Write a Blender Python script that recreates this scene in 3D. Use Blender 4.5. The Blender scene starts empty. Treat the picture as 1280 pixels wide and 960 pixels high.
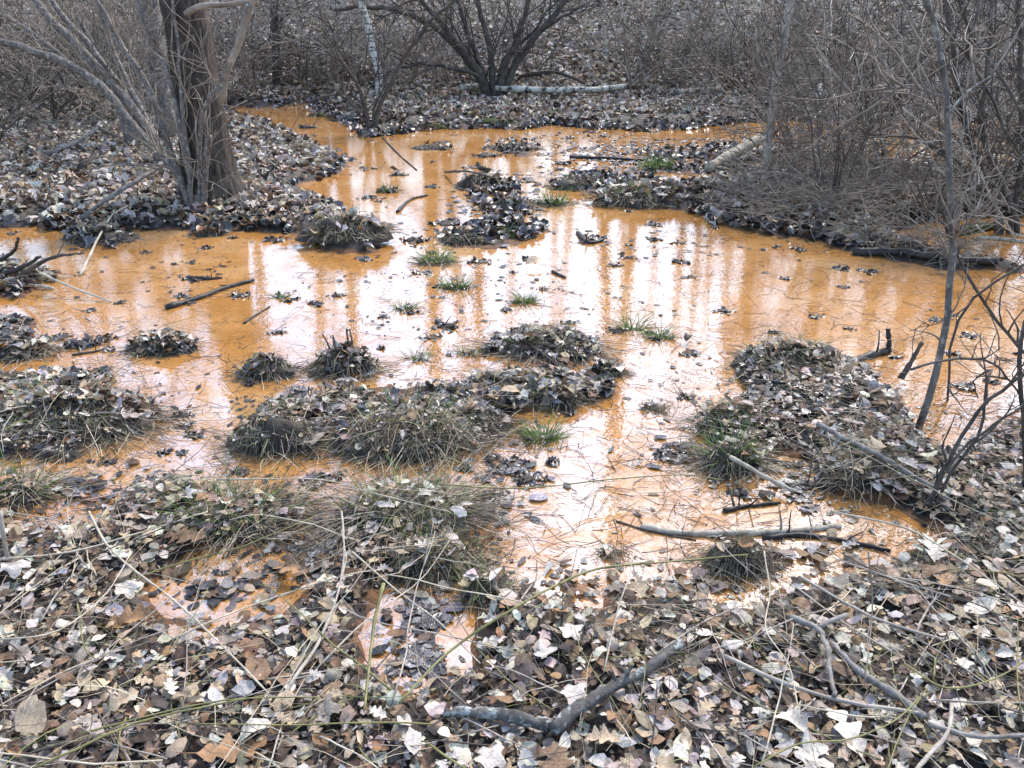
import bpy, math
import numpy as np
from mathutils import Vector

# ------------------------------------------------------------------ camera, world, sun
SC = bpy.context.scene
COL = SC.collection
R = math.radians
F, PITCH, EYE = 1005.0, R(25.0), 1.70          # focal length in px of a 1280 px wide frame
cam_d = bpy.data.cameras.new('camera'); cam = bpy.data.objects.new('camera', cam_d); COL.objects.link(cam)
cam.location = (0, 0, EYE); cam.rotation_euler = (math.pi/2 - PITCH, 0, 0)
cam_d.sensor_width = 36; cam_d.lens = 36*F/1280; cam_d.clip_start = 0.05; cam_d.clip_end = 3000
SC.camera = cam

SUN_EL, SUN_AZ = R(50), R(34)                   # azimuth clockwise from +Y (ahead of the camera)
w = bpy.data.worlds.new('World'); SC.world = w; w.use_nodes = True
nt = w.node_tree; bg = nt.nodes['Background']
sky = nt.nodes.new('ShaderNodeTexSky'); sky.sky_type = 'NISHITA'; sky.sun_disc = False
sky.sun_elevation = SUN_EL; sky.sun_rotation = SUN_AZ; sky.air_density = 1.0; sky.dust_density = 1.6; sky.ozone_density = 1.2
nt.links.new(sky.outputs[0], bg.inputs[0]); bg.inputs[1].default_value = 0.15
sd = bpy.data.lights.new('sun', 'SUN'); sun = bpy.data.objects.new('sun', sd); COL.objects.link(sun)
sd.energy = 1.3; sd.angle = R(10); sd.color = (1.0, 0.95, 0.88)
dv = Vector((math.sin(SUN_AZ)*math.cos(SUN_EL), math.cos(SUN_AZ)*math.cos(SUN_EL), math.sin(SUN_EL)))
sun.rotation_euler = dv.to_track_quat('Z', 'Y').to_euler()
SC.view_settings.view_transform = 'Standard'; SC.view_settings.look = 'None'
SC.view_settings.exposure = 1.84; SC.view_settings.gamma = 1.0

# ------------------------------------------------------------------ helpers
rng = np.random.default_rng(11)
def U(a, b, n=None): return rng.uniform(a, b, n)
def ray(px, py):
    a = (px-640)/F; b = (480-py)/F
    return np.array([a, math.cos(PITCH)+b*math.sin(PITCH), -math.sin(PITCH)+b*math.cos(PITCH)])
def G(px, py, z=0.0):                            # where the sight line of a photo point meets height z
    d = ray(px, py); t = (z-EYE)/d[2]
    return np.array([d[0]*t, d[1]*t, z])
def P(px, py, Y):                                # ... and where it meets the upright plane at distance Y
    d = ray(px, py); t = Y/d[1]
    return np.array([d[0]*t, Y, EYE+d[2]*t])
def slant(p): return float(np.linalg.norm(np.asarray(p)-np.array([0, 0, EYE])))

def _h(ix, iy, s):
    n = (ix*374761393 + iy*668265263 + s*1442695041) & 0x7fffffff
    n = ((n ^ (n >> 13))*1274126177) & 0x7fffffff
    return ((n ^ (n >> 16)) & 0xffff)/65535.0
def vnoise(x, y, s=0):
    x = np.asarray(x, float); y = np.asarray(y, float)
    ix = np.floor(x).astype(np.int64); iy = np.floor(y).astype(np.int64)
    fx = x-ix; fy = y-iy; fx = fx*fx*(3-2*fx); fy = fy*fy*(3-2*fy)
    a = _h(ix, iy, s); b = _h(ix+1, iy, s); c = _h(ix, iy+1, s); d = _h(ix+1, iy+1, s)
    return (a*(1-fx)+b*fx)*(1-fy)+(c*(1-fx)+d*fx)*fy*1.0 - 0.5
def fbm(x, y, s=0, o=4):
    v = 0; a = 1.0; f = 1.0
    for i in range(o):
        v = v + a*vnoise(np.asarray(x)*f, np.asarray(y)*f, s+i*17); a *= .5; f *= 2.03
    return v

def tag(o, label=None, cat=None, group=None, kind=None):
    if label: o['label'] = label
    if cat: o['category'] = cat
    if group: o['group'] = group
    if kind: o['kind'] = kind
    return o
def empty(name, loc=(0, 0, 0), rz=0):
    o = bpy.data.objects.new(name, None); COL.objects.link(o); o.location = tuple(loc); o.rotation_euler = (0, 0, rz)
    o.empty_display_size = .05
    return o

class MB:
    """collects quads and triangles (with a colour per vertex) into one mesh"""
    def __init__(s): s.v = []; s.q = []; s.t = []; s.c = []; s.n = 0
    def add(s, v, q=None, t=None, c=None):
        v = np.asarray(v, np.float32).reshape(-1, 3)
        if q is not None and len(q): s.q.append(np.asarray(q, np.int64).reshape(-1, 4)+s.n)
        if t is not None and len(t): s.t.append(np.asarray(t, np.int64).reshape(-1, 3)+s.n)
        if c is None: c = (.5, .5, .5)
        s.c.append(np.broadcast_to(np.asarray(c, np.float32), (len(v), 3)))
        s.v.append(v); s.n += len(v)
    def tubes(s, pts, rad, n=4, c=None, cap=True):
        """pts k x N x 3, rad k x N"""
        pts = np.asarray(pts, float); rad = np.asarray(rad, float)
        if pts.ndim == 2: pts = pts[None]; rad = rad[None]
        k, N, _ = pts.shape
        t = np.gradient(pts, axis=1); t /= np.linalg.norm(t, axis=2, keepdims=True)+1e-9
        m = pts[:, -1]-pts[:, 0]; ref = np.zeros((k, 3)); ref[np.arange(k), np.argmin(np.abs(m), axis=1)] = 1
        a = np.cross(t, ref[:, None, :]); a /= np.linalg.norm(a, axis=2, keepdims=True)+1e-9
        b = np.cross(t, a)
        th = np.arange(n)/n*2*math.pi
        v = pts[:, :, None, :] + rad[:, :, None, None]*(a[:, :, None, :]*np.cos(th)[None, None, :, None]+b[:, :, None, :]*np.sin(th)[None, None, :, None])
        i = np.arange(N-1)[:, None]; j = np.arange(n)[None, :]
        q = np.stack([i*n+j, i*n+(j+1) % n, (i+1)*n+(j+1) % n, (i+1)*n+j], -1).reshape(-1, 4)
        q = (q[None]+np.arange(k)[:, None, None]*N*n).reshape(-1, 4)
        tr = None
        if cap:
            f = np.arange(1, n-1)
            e = np.concatenate([np.stack([f*0, f+1, f], -1), (N-1)*n+np.stack([f*0, f, f+1], -1)])
            tr = (e[None]+np.arange(k)[:, None, None]*N*n).reshape(-1, 3)
        if c is not None:
            c = np.asarray(c, float)
            if c.ndim == 2: c = np.repeat(c, N*n, axis=0)
        s.add(v.reshape(-1, 3), q, tr, c)
    def ribbons(s, pts, wid, c):
        """flat blades: pts k x N x 3, wid k x N, colour k x 3"""
        k, N, _ = pts.shape
        t = np.gradient(pts, axis=1); t /= np.linalg.norm(t, axis=2, keepdims=True)+1e-9
        up = rng.normal(size=(k, 1, 3)); a = np.cross(t, up); a /= np.linalg.norm(a, axis=2, keepdims=True)+1e-9
        v = np.stack([pts-a*wid[:, :, None]/2, pts+a*wid[:, :, None]/2], 2).reshape(-1, 3)
        i = np.arange(N-1)
        q = np.stack([2*i, 2*i+1, 2*i+3, 2*i+2], -1)
        q = (q[None]+np.arange(k)[:, None, None]*N*2).reshape(-1, 4)
        s.add(v, q, None, np.repeat(c, N*2, axis=0))
    def mesh(s, name, mat=None, smooth=True):
        me = bpy.data.meshes.new(name)
        v = np.concatenate(s.v); q = np.concatenate(s.q) if s.q else np.zeros((0, 4), np.int64); t = np.concatenate(s.t) if s.t else np.zeros((0, 3), np.int64)
        me.vertices.add(len(v)); me.vertices.foreach_set('co', v.ravel())
        nl = q.size+t.size; me.loops.add(nl)
        me.loops.foreach_set('vertex_index', np.concatenate([q.ravel(), t.ravel()]).astype(np.int32))
        st = np.concatenate([np.arange(len(q))*4, q.size+np.arange(len(t))*3]).astype(np.int32)
        me.polygons.add(len(st)); me.polygons.foreach_set('loop_start', st)
        me.polygons.foreach_set('use_smooth', np.full(len(st), smooth))
        c = np.concatenate(s.c); at = me.color_attributes.new('Col', 'FLOAT_COLOR', 'POINT')
        at.data.foreach_set('color', np.concatenate([c, np.ones((len(c), 1))], 1).astype(np.float32).ravel())
        me.update(calc_edges=True); me.validate()
        if mat: me.materials.append(mat)
        return me
    def build(s, name, mat, parent=None, loc=None, smooth=True):
        o = bpy.data.objects.new(name, s.mesh(name, mat, smooth)); COL.objects.link(o)
        if parent is not None: o.parent = parent
        if loc is not None: o.location = tuple(loc)
        return o

# ------------------------------------------------------------------ materials
class NT:
    def __init__(s, name):
        s.m = bpy.data.materials.new(name); s.m.use_nodes = True; s.t = s.m.node_tree; s.p = s.t.nodes['Principled BSDF']
        s.out = s.t.nodes['Material Output']
    def n(s, typ, **k):
        x = s.t.nodes.new(typ)
        for a, b in k.items(): setattr(x, a, b)
        return x
    def l(s, a, b): s.t.links.new(a, b)
    def coords(s, scale=(1, 1, 1), obj=True):
        c = s.n('ShaderNodeTexCoord'); m = s.n('ShaderNodeMapping'); m.inputs['Scale'].default_value = scale
        s.l(c.outputs['Object' if obj else 'Generated'], m.inputs[0]); return m.outputs[0]
    def noise(s, vec, scale, detail=4, rough=.6):
        x = s.n('ShaderNodeTexNoise'); x.inputs['Scale'].default_value = scale; x.inputs['Detail'].default_value = detail; x.inputs['Roughness'].default_value = rough
        if vec is not None: s.l(vec, x.inputs['Vector'])
        return x.outputs['Fac']
    def ramp(s, fac, stops):
        x = s.n('ShaderNodeValToRGB'); e = x.color_ramp.elements
        while len(e) < len(stops): e.new(.5)
        for el, (p, c) in zip(e, stops): el.position = p; el.color = (*c, 1) if len(c) == 3 else c
        s.l(fac, x.inputs[0]); return x.outputs[0]
    def mix(s, fac, a, b, mode='MIX'):
        x = s.n('ShaderNodeMix', data_type='RGBA', blend_type=mode)
        for v, i in ((fac, 0), (a, 6), (b, 7)):
            if isinstance(v, (int, float)): x.inputs[i].default_value = v
            elif isinstance(v, tuple): x.inputs[i].default_value = (*v, 1)
            else: s.l(v, x.inputs[i])
        return x.outputs[2]
    def bump(s, h, strength=.5, dist=.01):
        b = s.n('ShaderNodeBump'); b.inputs['Strength'].default_value = strength; b.inputs['Distance'].default_value = dist
        s.l(h, b.inputs['Height']); s.l(b.outputs[0], s.p.inputs['Normal']); return b
    def base(s, c): s.l(c, s.p.inputs['Base Color'])
    def rough(s, v): s.p.inputs['Roughness'].default_value = v

def attr_mat(name, rough, vary=.5, spec=.3, transl=0.0, scale=60):
    x = NT(name); a = x.n('ShaderNodeAttribute', attribute_name='Col')
    co = x.coords(); f = x.noise(co, scale, 4, .65)
    g = x.ramp(f, [(.25, (1-vary, 1-vary, 1-vary)), (.75, (1+vary*.4,)*3)])
    c = x.mix(1.0, a.outputs['Color'], g, 'MULTIPLY'); x.base(c); x.rough(rough); x.p.inputs['Specular IOR Level'].default_value = spec
    x.bump(x.noise(co, scale*1.5, 3), .6, .006)
    if transl:
        t = x.n('ShaderNodeBsdfTranslucent'); x.l(c, t.inputs[0]); m = x.n('ShaderNodeMixShader'); m.inputs[0].default_value = transl
        x.l(x.p.outputs[0], m.inputs[1]); x.l(t.outputs[0], m.inputs[2]); x.l(m.outputs[0], x.out.inputs[0])
    return x.m
M_LEAF = attr_mat('dry_leaf', .62, .45, .35, .12, 55)
M_WET = attr_mat('wet_leaf', .3, .5, .6, 0, 50)
M_BLADE = attr_mat('grass_blade', .55, .35, .35, .15, 40)
M_GREEN = attr_mat('green_blade', .45, .3, .4, .2, 40)

def bark(name, dark, light, scale=(1, 1, 1), ns=18, bumpd=.008, rough=.85, lichen=None):
    x = NT(name); co = x.coords(scale); f = x.noise(co, ns, 6, .7)
    c = x.ramp(f, [(.3, dark), (.68, light)])
    if lichen:
        g = x.noise(x.coords(), 26, 5, .75); k = x.ramp(g, [(.53, (0, 0, 0)), (.62, (1, 1, 1))]); c = x.mix(k, c, lichen)
    x.base(c); x.rough(rough); x.p.inputs['Specular IOR Level'].default_value = .25
    x.bump(f, .9, bumpd); return x.m
M_TRUNK = bark('grey_brown_bark', (.014, .011, .009), (.13, .105, .085), (8, 8, 2.0), 5, .04)
M_TWIG = bark('twig_bark', (.075, .058, .044), (.34, .275, .215), (1, 1, 1), 9, .003)
M_DARKTWIG = bark('dark_twig_bark', (.025, .02, .016), (.12, .098, .08), (1, 1, 1), 12, .003)
M_GREYTWIG = bark('grey_twig_bark', (.15, .125, .1), (.46, .40, .33), (1, 1, 1), 10, .003)
M_STEM = bark('stem_bark', (.04, .033, .028), (.20, .172, .15), (2, 2, .6), 14, .004, lichen=(.3, .28, .25))
M_PALE = bark('bleached_dead_wood', (.1, .08, .055), (.55, .48, .37), (3, 3, 1), 7, .006)
M_LICHEN = bark('lichen_bark', (.03, .027, .024), (.13, .12, .11), (1, 1, 1), 30, .006, lichen=(.3, .32, .3))
M_GREYWOOD = bark('weathered_grey_wood', (.06, .052, .045), (.3, .27, .24), (1, 1, 1), 22, .005)
M_SODDEN = bark('sodden_black_wood', (.006, .005, .005), (.045, .036, .03), (1, 1, 1), 25, .005, rough=.4)
M_CANE = bark('olive_cane', (.09, .085, .03), (.24, .22, .085), (1, 1, 1), 15, .001, rough=.5)
M_STRAW = bark('straw_cane', (.25, .2, .13), (.52, .46, .36), (1, 1, 1), 15, .001, rough=.6)
M_MOSS = bark('moss', (.012, .014, .004), (.075, .085, .018), (1, 1, 1), 45, .01)
M_MUD = bark('black_mud', (.01, .008, .006), (.075, .057, .04), (1, 1, 1), 35, .012, rough=.5)
x = NT('birch_bark'); co = x.coords((2, 2, 9)); f = x.noise(co, 3.2, 5, .7)
x.base(x.ramp(f, [(.42, (.03, .027, .024)), (.50, (.5, .47, .4)), (.8, (.68, .65, .58))])); x.rough(.7); x.bump(f, .5, .006); M_BIRCH = x.m
x = NT('birch_log_bark'); co = x.coords((2.2, 2, 2)); f = x.noise(co, 3.0, 6, .75)
x.base(x.ramp(f, [(.42, (.03, .026, .02)), (.50, (.42, .39, .31)), (.8, (.64, .61, .53))])); x.rough(.7); x.bump(f, .7, .01); M_LOG = x.m

x = NT('forest_floor'); co = x.coords(); v = x.n('ShaderNodeTexVoronoi'); v.inputs['Scale'].default_value = 13; x.l(co, v.inputs['Vector'])
c1 = x.ramp(x.n('ShaderNodeSeparateColor').outputs[0], [(0, (.018, .013, .009)), (.5, (.05, .037, .026)), (.9, (.14, .11, .08))])  # humus tones, darkened so the colour stands in for shadow between the leaves
sep = [n for n in x.t.nodes if n.type == 'SEPARATE_COLOR'][0]; x.l(v.outputs['Color'], sep.inputs[0])
geo = x.n('ShaderNodeNewGeometry'); sx = x.n('ShaderNodeSeparateXYZ'); x.l(geo.outputs['Position'], sx.inputs[0])
k = x.ramp(sx.outputs['Z'], [(0.03, (0, 0, 0)), (.14, (1, 1, 1))])
mud = x.ramp(x.noise(co, 30, 5, .7), [(.3, (.008, .006, .005)), (.7, (.05, .037, .026))])
rim = x.ramp(x.n('ShaderNodeMath', operation='MULTIPLY_ADD').outputs[0], [(.30, (0, 0, 0)), (.42, (.85, .85, .85)), (.55, (.6, .6, .6)), (.66, (0, 0, 0))])
ma = [n for n in x.t.nodes if n.type == 'MATH'][0]; x.l(sx.outputs['Z'], ma.inputs[0]); ma.inputs[1].default_value = 9.0; x.l(x.noise(co, 9, 4, .7), ma.inputs[2])
mud = x.mix(rim, mud, (.17, .065, .014)); x.base(x.mix(k, mud, c1)); x.rough(.75); x.bump(x.noise(co, 40, 5, .7), .9, .02); M_GROUND = x.m

# orange water: an iron-stained, milky pond with a glossy film that is broken into flakes
x = NT('iron_water'); co = x.coords(); 
big = x.noise(co, 1.1, 4, .6); st = x.noise(x.coords((7, 16, 1)), 1.6, 5, .7); fl = x.noise(x.coords((14, 22, 1)), 2.4, 4, .75)
c = x.ramp(big, [(.26, (.22, .09, .016)), (.38, (.35, .155, .034)), (.54, (.42, .205, .062)), (.70, (.50, .30, .14))])
c = x.mix(x.ramp(st, [(.52, (0, 0, 0)), (.75, (.6, .6, .6))]), c, (.47, .25, .10))
c = x.mix(x.ramp(fl, [(.36, (.85, .85, .85)), (.44, (0, 0, 0))]), c, (.16, .065, .02))
x.base(c); io = x.n('ShaderNodeMapRange'); io.inputs['From Min'].default_value = .44; io.inputs['From Max'].default_value = .53; io.inputs['To Min'].default_value = 2.4; io.inputs['To Max'].default_value = 3.9; x.l(x.noise(x.coords((2.2, 4, 1)), 1.3, 6, .7), io.inputs['Value']); x.l(io.outputs[0], x.p.inputs['IOR'])
film = x.ramp(x.noise(x.coords((3, 5, 1)), 1.7, 6, .75), [(.40, (.04, .04, .04)), (.52, (.008, .008, .008))]); x.l(film, x.p.inputs['Roughness'])
wv = x.noise(x.coords((9, 13, 1)), 2.2, 3, .6); b = x.bump(wv, .075, .012)
M_WATER = x.m

# ------------------------------------------------------------------ terrain
def poly(pts): return np.array([G(a, b)[:2] for a, b in pts])
NEAR = [(-700, 640), (30, 602), (52, 650), (112, 655), (150, 612), (220, 588), (330, 612), (372, 652), (350, 688), (240, 698), (218, 740), (255, 772), (330, 758), (385, 700), (408, 660), (415, 620),
        (470, 592), (560, 622), (602, 660), (592, 700), (545, 722), (500, 745), (488, 795), (482, 838), (520, 850), (560, 822), (582, 780), (588, 732), (620, 718), (642, 738), (720, 742), (760, 718),
        (830, 722), (880, 738), (912, 748), (960, 722), (1040, 706), (1100, 694), (1152, 662), (1110, 642), (1040, 640), (1004, 622), (988, 580), (972, 600), (930, 604), (888, 590), (868, 548), (880, 515),
        (915, 500), (910, 468), (940, 442), (1000, 434), (1050, 446), (1100, 466), (1140, 505), (1152, 542), (1180, 556), (1240, 530), (1290, 505), (1500, 480), (2100, 470)]
NEARP = np.concatenate([poly(NEAR), [[9, 3], [9, -6], [-9, -6], [-9, 2.4]]])
LEFT = poly([(-1500, 300), (0, 287), (60, 282), (120, 294), (170, 288), (250, 288), (330, 292), (372, 290), (395, 312), (430, 320), (470, 315), (482, 298), (445, 280), (415, 255), (365, 238), (400, 225),
        (440, 212), (443, 198), (400, 185), (350, 165), (310, 150), (270, 136), (200, 128), (-900, 128)])
BACK = np.concatenate([poly([(-900, 134), (250, 134), (330, 134), (390, 128), (430, 150), (465, 170), (520, 162), (575, 159), (640, 160), (690, 153), (740, 160), (800, 162), (860, 160), (950, 148), (1050, 150), (1500, 150)]), [[60, 16], [60, 90], [-60, 90], [-60, 16]]])
RIGHT = poly([(760, 246), (800, 236), (860, 233), (905, 225), (960, 205), (1010, 195), (1080, 205), (1150, 215), (1280, 225), (2000, 220), (2000, 265), (1280, 268), (1180, 275), (1120, 284), (1090, 291),
        (1130, 305), (1200, 320), (1262, 336), (1180, 336), (1100, 322), (1020, 302), (960, 291), (900, 279), (860, 263), (800, 259)])
ISLES = [  # low mud and litter islands: outline, height
    (poly([(-120, 470), (20, 470), (90, 455), (150, 465), (190, 500), (195, 520), (150, 545), (100, 575), (40, 580), (-120, 590)]), .05),
    (poly([(292, 530), (310, 505), (360, 490), (430, 480), (520, 478), (600, 478), (700, 470), (780, 480), (785, 500), (700, 515), (640, 530), (600, 565), (500, 575), (420, 560), (370, 580), (310, 570)]), .05),
    (poly([(580, 440), (625, 410), (700, 395), (750, 425), (780, 450), (740, 470), (640, 450)]), .02),
    (poly([(575, 235), (600, 205), (640, 230), (665, 265), (700, 290), (640, 315), (560, 315), (540, 295), (600, 270)]), .015),
    (poly([(685, 228), (710, 212), (790, 222), (880, 232), (850, 250), (770, 248)]), .03),
    (poly([(800, 190), (880, 180), (990, 190), (960, 214), (880, 224), (800, 210)]), .015),
    (poly([(-200, 340), (30, 325), (60, 350), (30, 375), (-200, 400)]), .05),
    (poly([(-200, 410), (40, 400), (60, 425), (20, 445), (-200, 455)]), .04),
    (poly([(70, 296), (110, 282), (165, 292), (150, 310), (90, 308)]), .03),
    (poly([(590, 190), (640, 172), (680, 182), (660, 200)]), .02)]
def sdist(p, pl):
    """signed distance (inside positive) of points n x 2 to a closed polygon"""
    a = pl; b = np.roll(pl, -1, 0); d2 = np.full(len(p), 1e18); ins = np.zeros(len(p), bool)
    for (ax, ay), (bx, by) in zip(a, b):
        ex, ey = bx-ax, by-ay; t = np.clip(((p[:, 0]-ax)*ex+(p[:, 1]-ay)*ey)/(ex*ex+ey*ey+1e-12), 0, 1)
        d2 = np.minimum(d2, (p[:, 0]-ax-t*ex)**2+(p[:, 1]-ay-t*ey)**2)
        c = (ay > p[:, 1]) != (by > p[:, 1])
        with np.errstate(divide='ignore', invalid='ignore'):
            ins ^= c & (p[:, 0] < (bx-ax)*(p[:, 1]-ay)/(by-ay)+ax)
    return np.where(ins, 1, -1)*np.sqrt(d2)
def land_exact(x, y):
    """ground height without the tussocks; the water stands at 0"""
    x = np.atleast_1d(np.asarray(x, float)); y = np.atleast_1d(np.asarray(y, float)); p = np.stack([x, y], 1)
    dist = np.hypot(x, y); amp = .012+.027*dist
    n = fbm(x*5, y*5, 3, 4)*.5+fbm(x*1.3, y*1.3, 9, 3)*.5; jag = fbm(x*13, y*13, 41, 3)*.035*np.clip(dist/2.5, .6, 2)
    z = np.full(len(x), -.07)
    def lay(pl, h, wd, k=1.0):
        lo, hi = pl.min(0)-2, pl.max(0)+2; m = ((p > lo) & (p < hi)).all(1)
        s = np.clip((sdist(p[m], pl)+n[m]*amp[m]*k+jag[m])/wd+.42, 0, 1); s = s*s*(3-2*s); z[m] = np.maximum(z[m], -.07+(h+.07)*s)
    lay(NEARP, .05, .45); lay(LEFT, .12, .7); lay(BACK, .16, 1.4); lay(RIGHT, .14, .8)
    for pl, h in ISLES: lay(pl, h*.5, .26, 1.7)
    z = z+np.where(z > -.02, fbm(x*3.1, y*3.1, 21, 4)*.03, 0)
    hill = np.clip(y-17.6+fbm(x*.12, y*.12, 5, 2)*3-np.clip(-x-3, 0, 40)*.05, 0, None)
    z = z+12*(1-np.exp(-hill*.23/12))+np.where(hill > 0, fbm(x*.5, y*.5, 8, 3)*.25*np.clip(hill/4, 0, 1), 0)
    return z

front = np.linspace(-R(52), R(52), 460); back = np.linspace(R(52), 2*math.pi-R(52), 62)[1:-1]
ang = np.concatenate([front, back]); rr = np.concatenate([[.05, .3, .6], .9*(60/.9)**np.linspace(0, 1, 340), [70, 85, 110, 160, 260, 500, 1000]])
A, RR = np.meshgrid(ang, rr); gx = (RR*np.sin(A)).ravel(); gy = (RR*np.cos(A)).ravel(); gz = land_exact(gx, gy)
NF = len(front); GZ = gz.reshape(len(rr), len(ang))[3:343, :NF]
def land(x, y):
    """ground height read back from the ground sheet"""
    x = np.atleast_1d(np.asarray(x, float)); y = np.atleast_1d(np.asarray(y, float)); r = np.hypot(x, y)
    u = np.clip((np.arctan2(x, y)-front[0])/(front[1]-front[0]), 0, NF-1.001); v = np.clip(np.log(np.maximum(r, .01)/.9)/math.log(60/.9)*339, 0, 338.999)
    i = v.astype(int); j = u.astype(int); f = v-i; g_ = u-j
    return (GZ[i, j]*(1-g_)+GZ[i, j+1]*g_)*(1-f)+(GZ[i+1, j]*(1-g_)+GZ[i+1, j+1]*g_)*f

TUS = []          # tussock domes: x, y, base z, rx, ry, h
def HM(x, y):
    x = np.atleast_1d(np.asarray(x, float)); y = np.atleast_1d(np.asarray(y, float)); z = land(x, y)
    for (cx, cy, cz, rx, ry, h) in TUS:
        r2 = ((x-cx)/rx)**2+((y-cy)/ry)**2
        z = np.maximum(z, np.where(r2 < 1, cz+h*np.clip(1-r2, 0, 1)**.85, -9))
    return z
def on(px, py, up=0.0):
    """first point of the sight line that lies on the ground (or on the water) plus a height"""
    d = ray(px, py); t = np.geomspace(1.2, 40, 700); x = d[0]*t; y = d[1]*t; g_ = np.maximum(0, HM(x, y))+up; zr = EYE+d[2]*t
    i = int(np.argmax(zr < g_)) if (zr < g_).any() else 699; i = max(i, 1)
    e0, e1 = zr[i-1]-g_[i-1], g_[i]-zr[i]; f = e0/(e0+e1) if e0+e1 > 1e-9 else 0; tt = t[i-1]+(t[i]-t[i-1])*np.clip(f, 0, 1)
    return np.array([d[0]*tt, d[1]*tt, EYE+d[2]*tt])

na, nr = len(ang), len(rr); i = np.arange(nr-1)[:, None]; j = np.arange(na)[None]
q = np.stack([i*na+j, i*na+(j+1) % na, (i+1)*na+(j+1) % na, (i+1)*na+j], -1).reshape(-1, 4)[:, ::-1]
mb = MB(); mb.add(np.stack([gx, gy, gz], 1), q); g = mb.build('ground', M_GROUND); tag(g, kind='structure')
mb = MB(); mb.add([[-28, .8, 0], [28, .8, 0], [28, 19.5, 0], [-28, 19.5, 0]], [[0, 1, 2, 3]]); wt = mb.build('water', M_WATER, smooth=False); tag(wt, kind='structure')

# ------------------------------------------------------------------ growing branches
def norm(v): return v/(np.linalg.norm(v, axis=-1, keepdims=True)+1e-9)
def grow(start, d, length, N, wander=.25, trop=.0):
    k = len(start); pts = np.zeros((k, N, 3)); pts[:, 0] = start; d = norm(np.array(d, float)); st = np.asarray(length)/(N-1)
    for i in range(1, N):
        d = norm(d+rng.normal(size=(k, 3))*wander+np.array([0, 0, trop])); pts[:, i] = pts[:, i-1]+d*st[:, None]
    return pts
def offshoot(pts, n, tmin=.25, tmax=1.0, angle=(.4, 1.0)):
    k, N, _ = pts.shape; pi = rng.integers(0, k, n); t = U(tmin, tmax, n)*(N-1); i0 = np.minimum(t.astype(int), N-2); f = (t-i0)[:, None]
    s = pts[pi, i0]*(1-f)+pts[pi, i0+1]*f; tg = norm(pts[pi, i0+1]-pts[pi, i0]); pr = norm(np.cross(tg, rng.normal(size=(n, 3))))
    a = U(*angle, n)[:, None]; return s, tg*np.cos(a)+pr*np.sin(a), pi, t/(N-1)
def taper(k, N, r0, r1): return np.asarray(r0).reshape(-1, 1)*np.linspace(1, 0, N)[None]+np.asarray(r1).reshape(-1, 1)*np.linspace(0, 1, N)[None]*np.ones((k, 1))
def resample(pts, N):
    pts = np.asarray(pts, float); d = np.r_[0, np.cumsum(np.linalg.norm(np.diff(pts, axis=0), axis=1))]; u = np.linspace(0, d[-1], N)
    n = len(pts); m = np.zeros_like(pts); m[1:-1] = (pts[2:]-pts[:-2])/((d[2:]-d[:-2])[:, None]+1e-9)
    m[0] = (pts[1]-pts[0])/(d[1]-d[0]); m[-1] = (pts[-1]-pts[-2])/(d[-1]-d[-2])
    i = np.clip(np.searchsorted(d, u, side='right')-1, 0, n-2); h = (d[i+1]-d[i])[:, None]; s = ((u-d[i])[:, None])/h
    return (2*s**3-3*s**2+1)*pts[i]+(s**3-2*s**2+s)*h*m[i]+(-2*s**3+3*s**2)*pts[i+1]+(s**3-s**2)*h*m[i+1]

# ------------------------------------------------------------------ leaf shapes
def strip_leaf(width, shift, nv=4):
    w_ = np.asarray(width); n = len(w_); u = np.linspace(0, 1, n); v = np.linspace(-1, 1, nv+1)
    X = u[:, None]+shift*w_[:, None]*np.abs(v)[None]; Y = w_[:, None]*v[None]
    i = np.arange(n-1)[:, None]; j = np.arange(nv)[None]; k = nv+1
    q = np.stack([i*k+j, i*k+j+1, (i+1)*k+j+1, (i+1)*k+j], -1).reshape(-1, 4)
    return np.stack([X.ravel()-.5, Y.ravel()], 1), q, np.zeros((0, 3), int)
def fan_leaf(radii):
    r = np.asarray(radii); n = len(r); th = np.arange(n)/n*2*math.pi
    o = np.stack([r*np.cos(th), r*np.sin(th)], 1)*.5; v = np.concatenate([[[0, 0]], o*.5, o]); j = np.arange(n); k = (j+1) % n
    t = np.stack([j*0, 1+j, 1+k], -1); q = np.stack([1+j, 1+n+j, 1+n+k, 1+k], -1); return v, q, t
OAKW = np.array([.012, .014, .05, .19, .10, .34, .13, .40, .15, .36, .14, .24, .10, .01])
def maple(n=20): 
    th = np.arange(n)/n*2*math.pi; return (.70+.2*np.cos(5*th)*np.where(np.abs(th-math.pi) < .7, .5, 1)+.1*np.cos(th))*(1+rng.normal(0, .09, n))
def frag(): return U(.55, 1.0, 9)
def oakw(n):
    u = np.linspace(0, 1, n); k = U(3.2, 4.2); return np.sin(np.pi*u**U(.8, 1.1)).clip(0)**.7*U(.30, .40)*(.26+.74*(.5-.5*np.cos(2*np.pi*k*u+U(-.4, .4)))**.7)+.008
def shape(kind, hi):
    if kind == 'oak': return strip_leaf(oakw(24 if hi == 2 else 19), .22, 4 if hi == 2 else 2) if hi else strip_leaf(OAKW[[0, 3, 5, 7, 9, 11, 13]]*.85, .2, 2)
    if kind == 'ovate':
        u = np.linspace(0, 1, 9 if hi else 5); return strip_leaf(np.r_[np.sin(np.pi*u**.85)[:-1]**.85, 0]*U(.22, .32)*(1+rng.normal(0, .07, len(u)))+.006, .1, 4 if hi == 2 else 2)
    if kind == 'maple': return fan_leaf(maple(30 if hi == 2 else 18)*U(.95, 1.1)) if hi else fan_leaf(maple(10))
    
    if hi:
        v, q, t = fan_leaf(frag()); return v*np.array([U(.9, 1.7), U(.35, .9)]), q, t
    return fan_leaf(U(.6, 1, 6))
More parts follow.
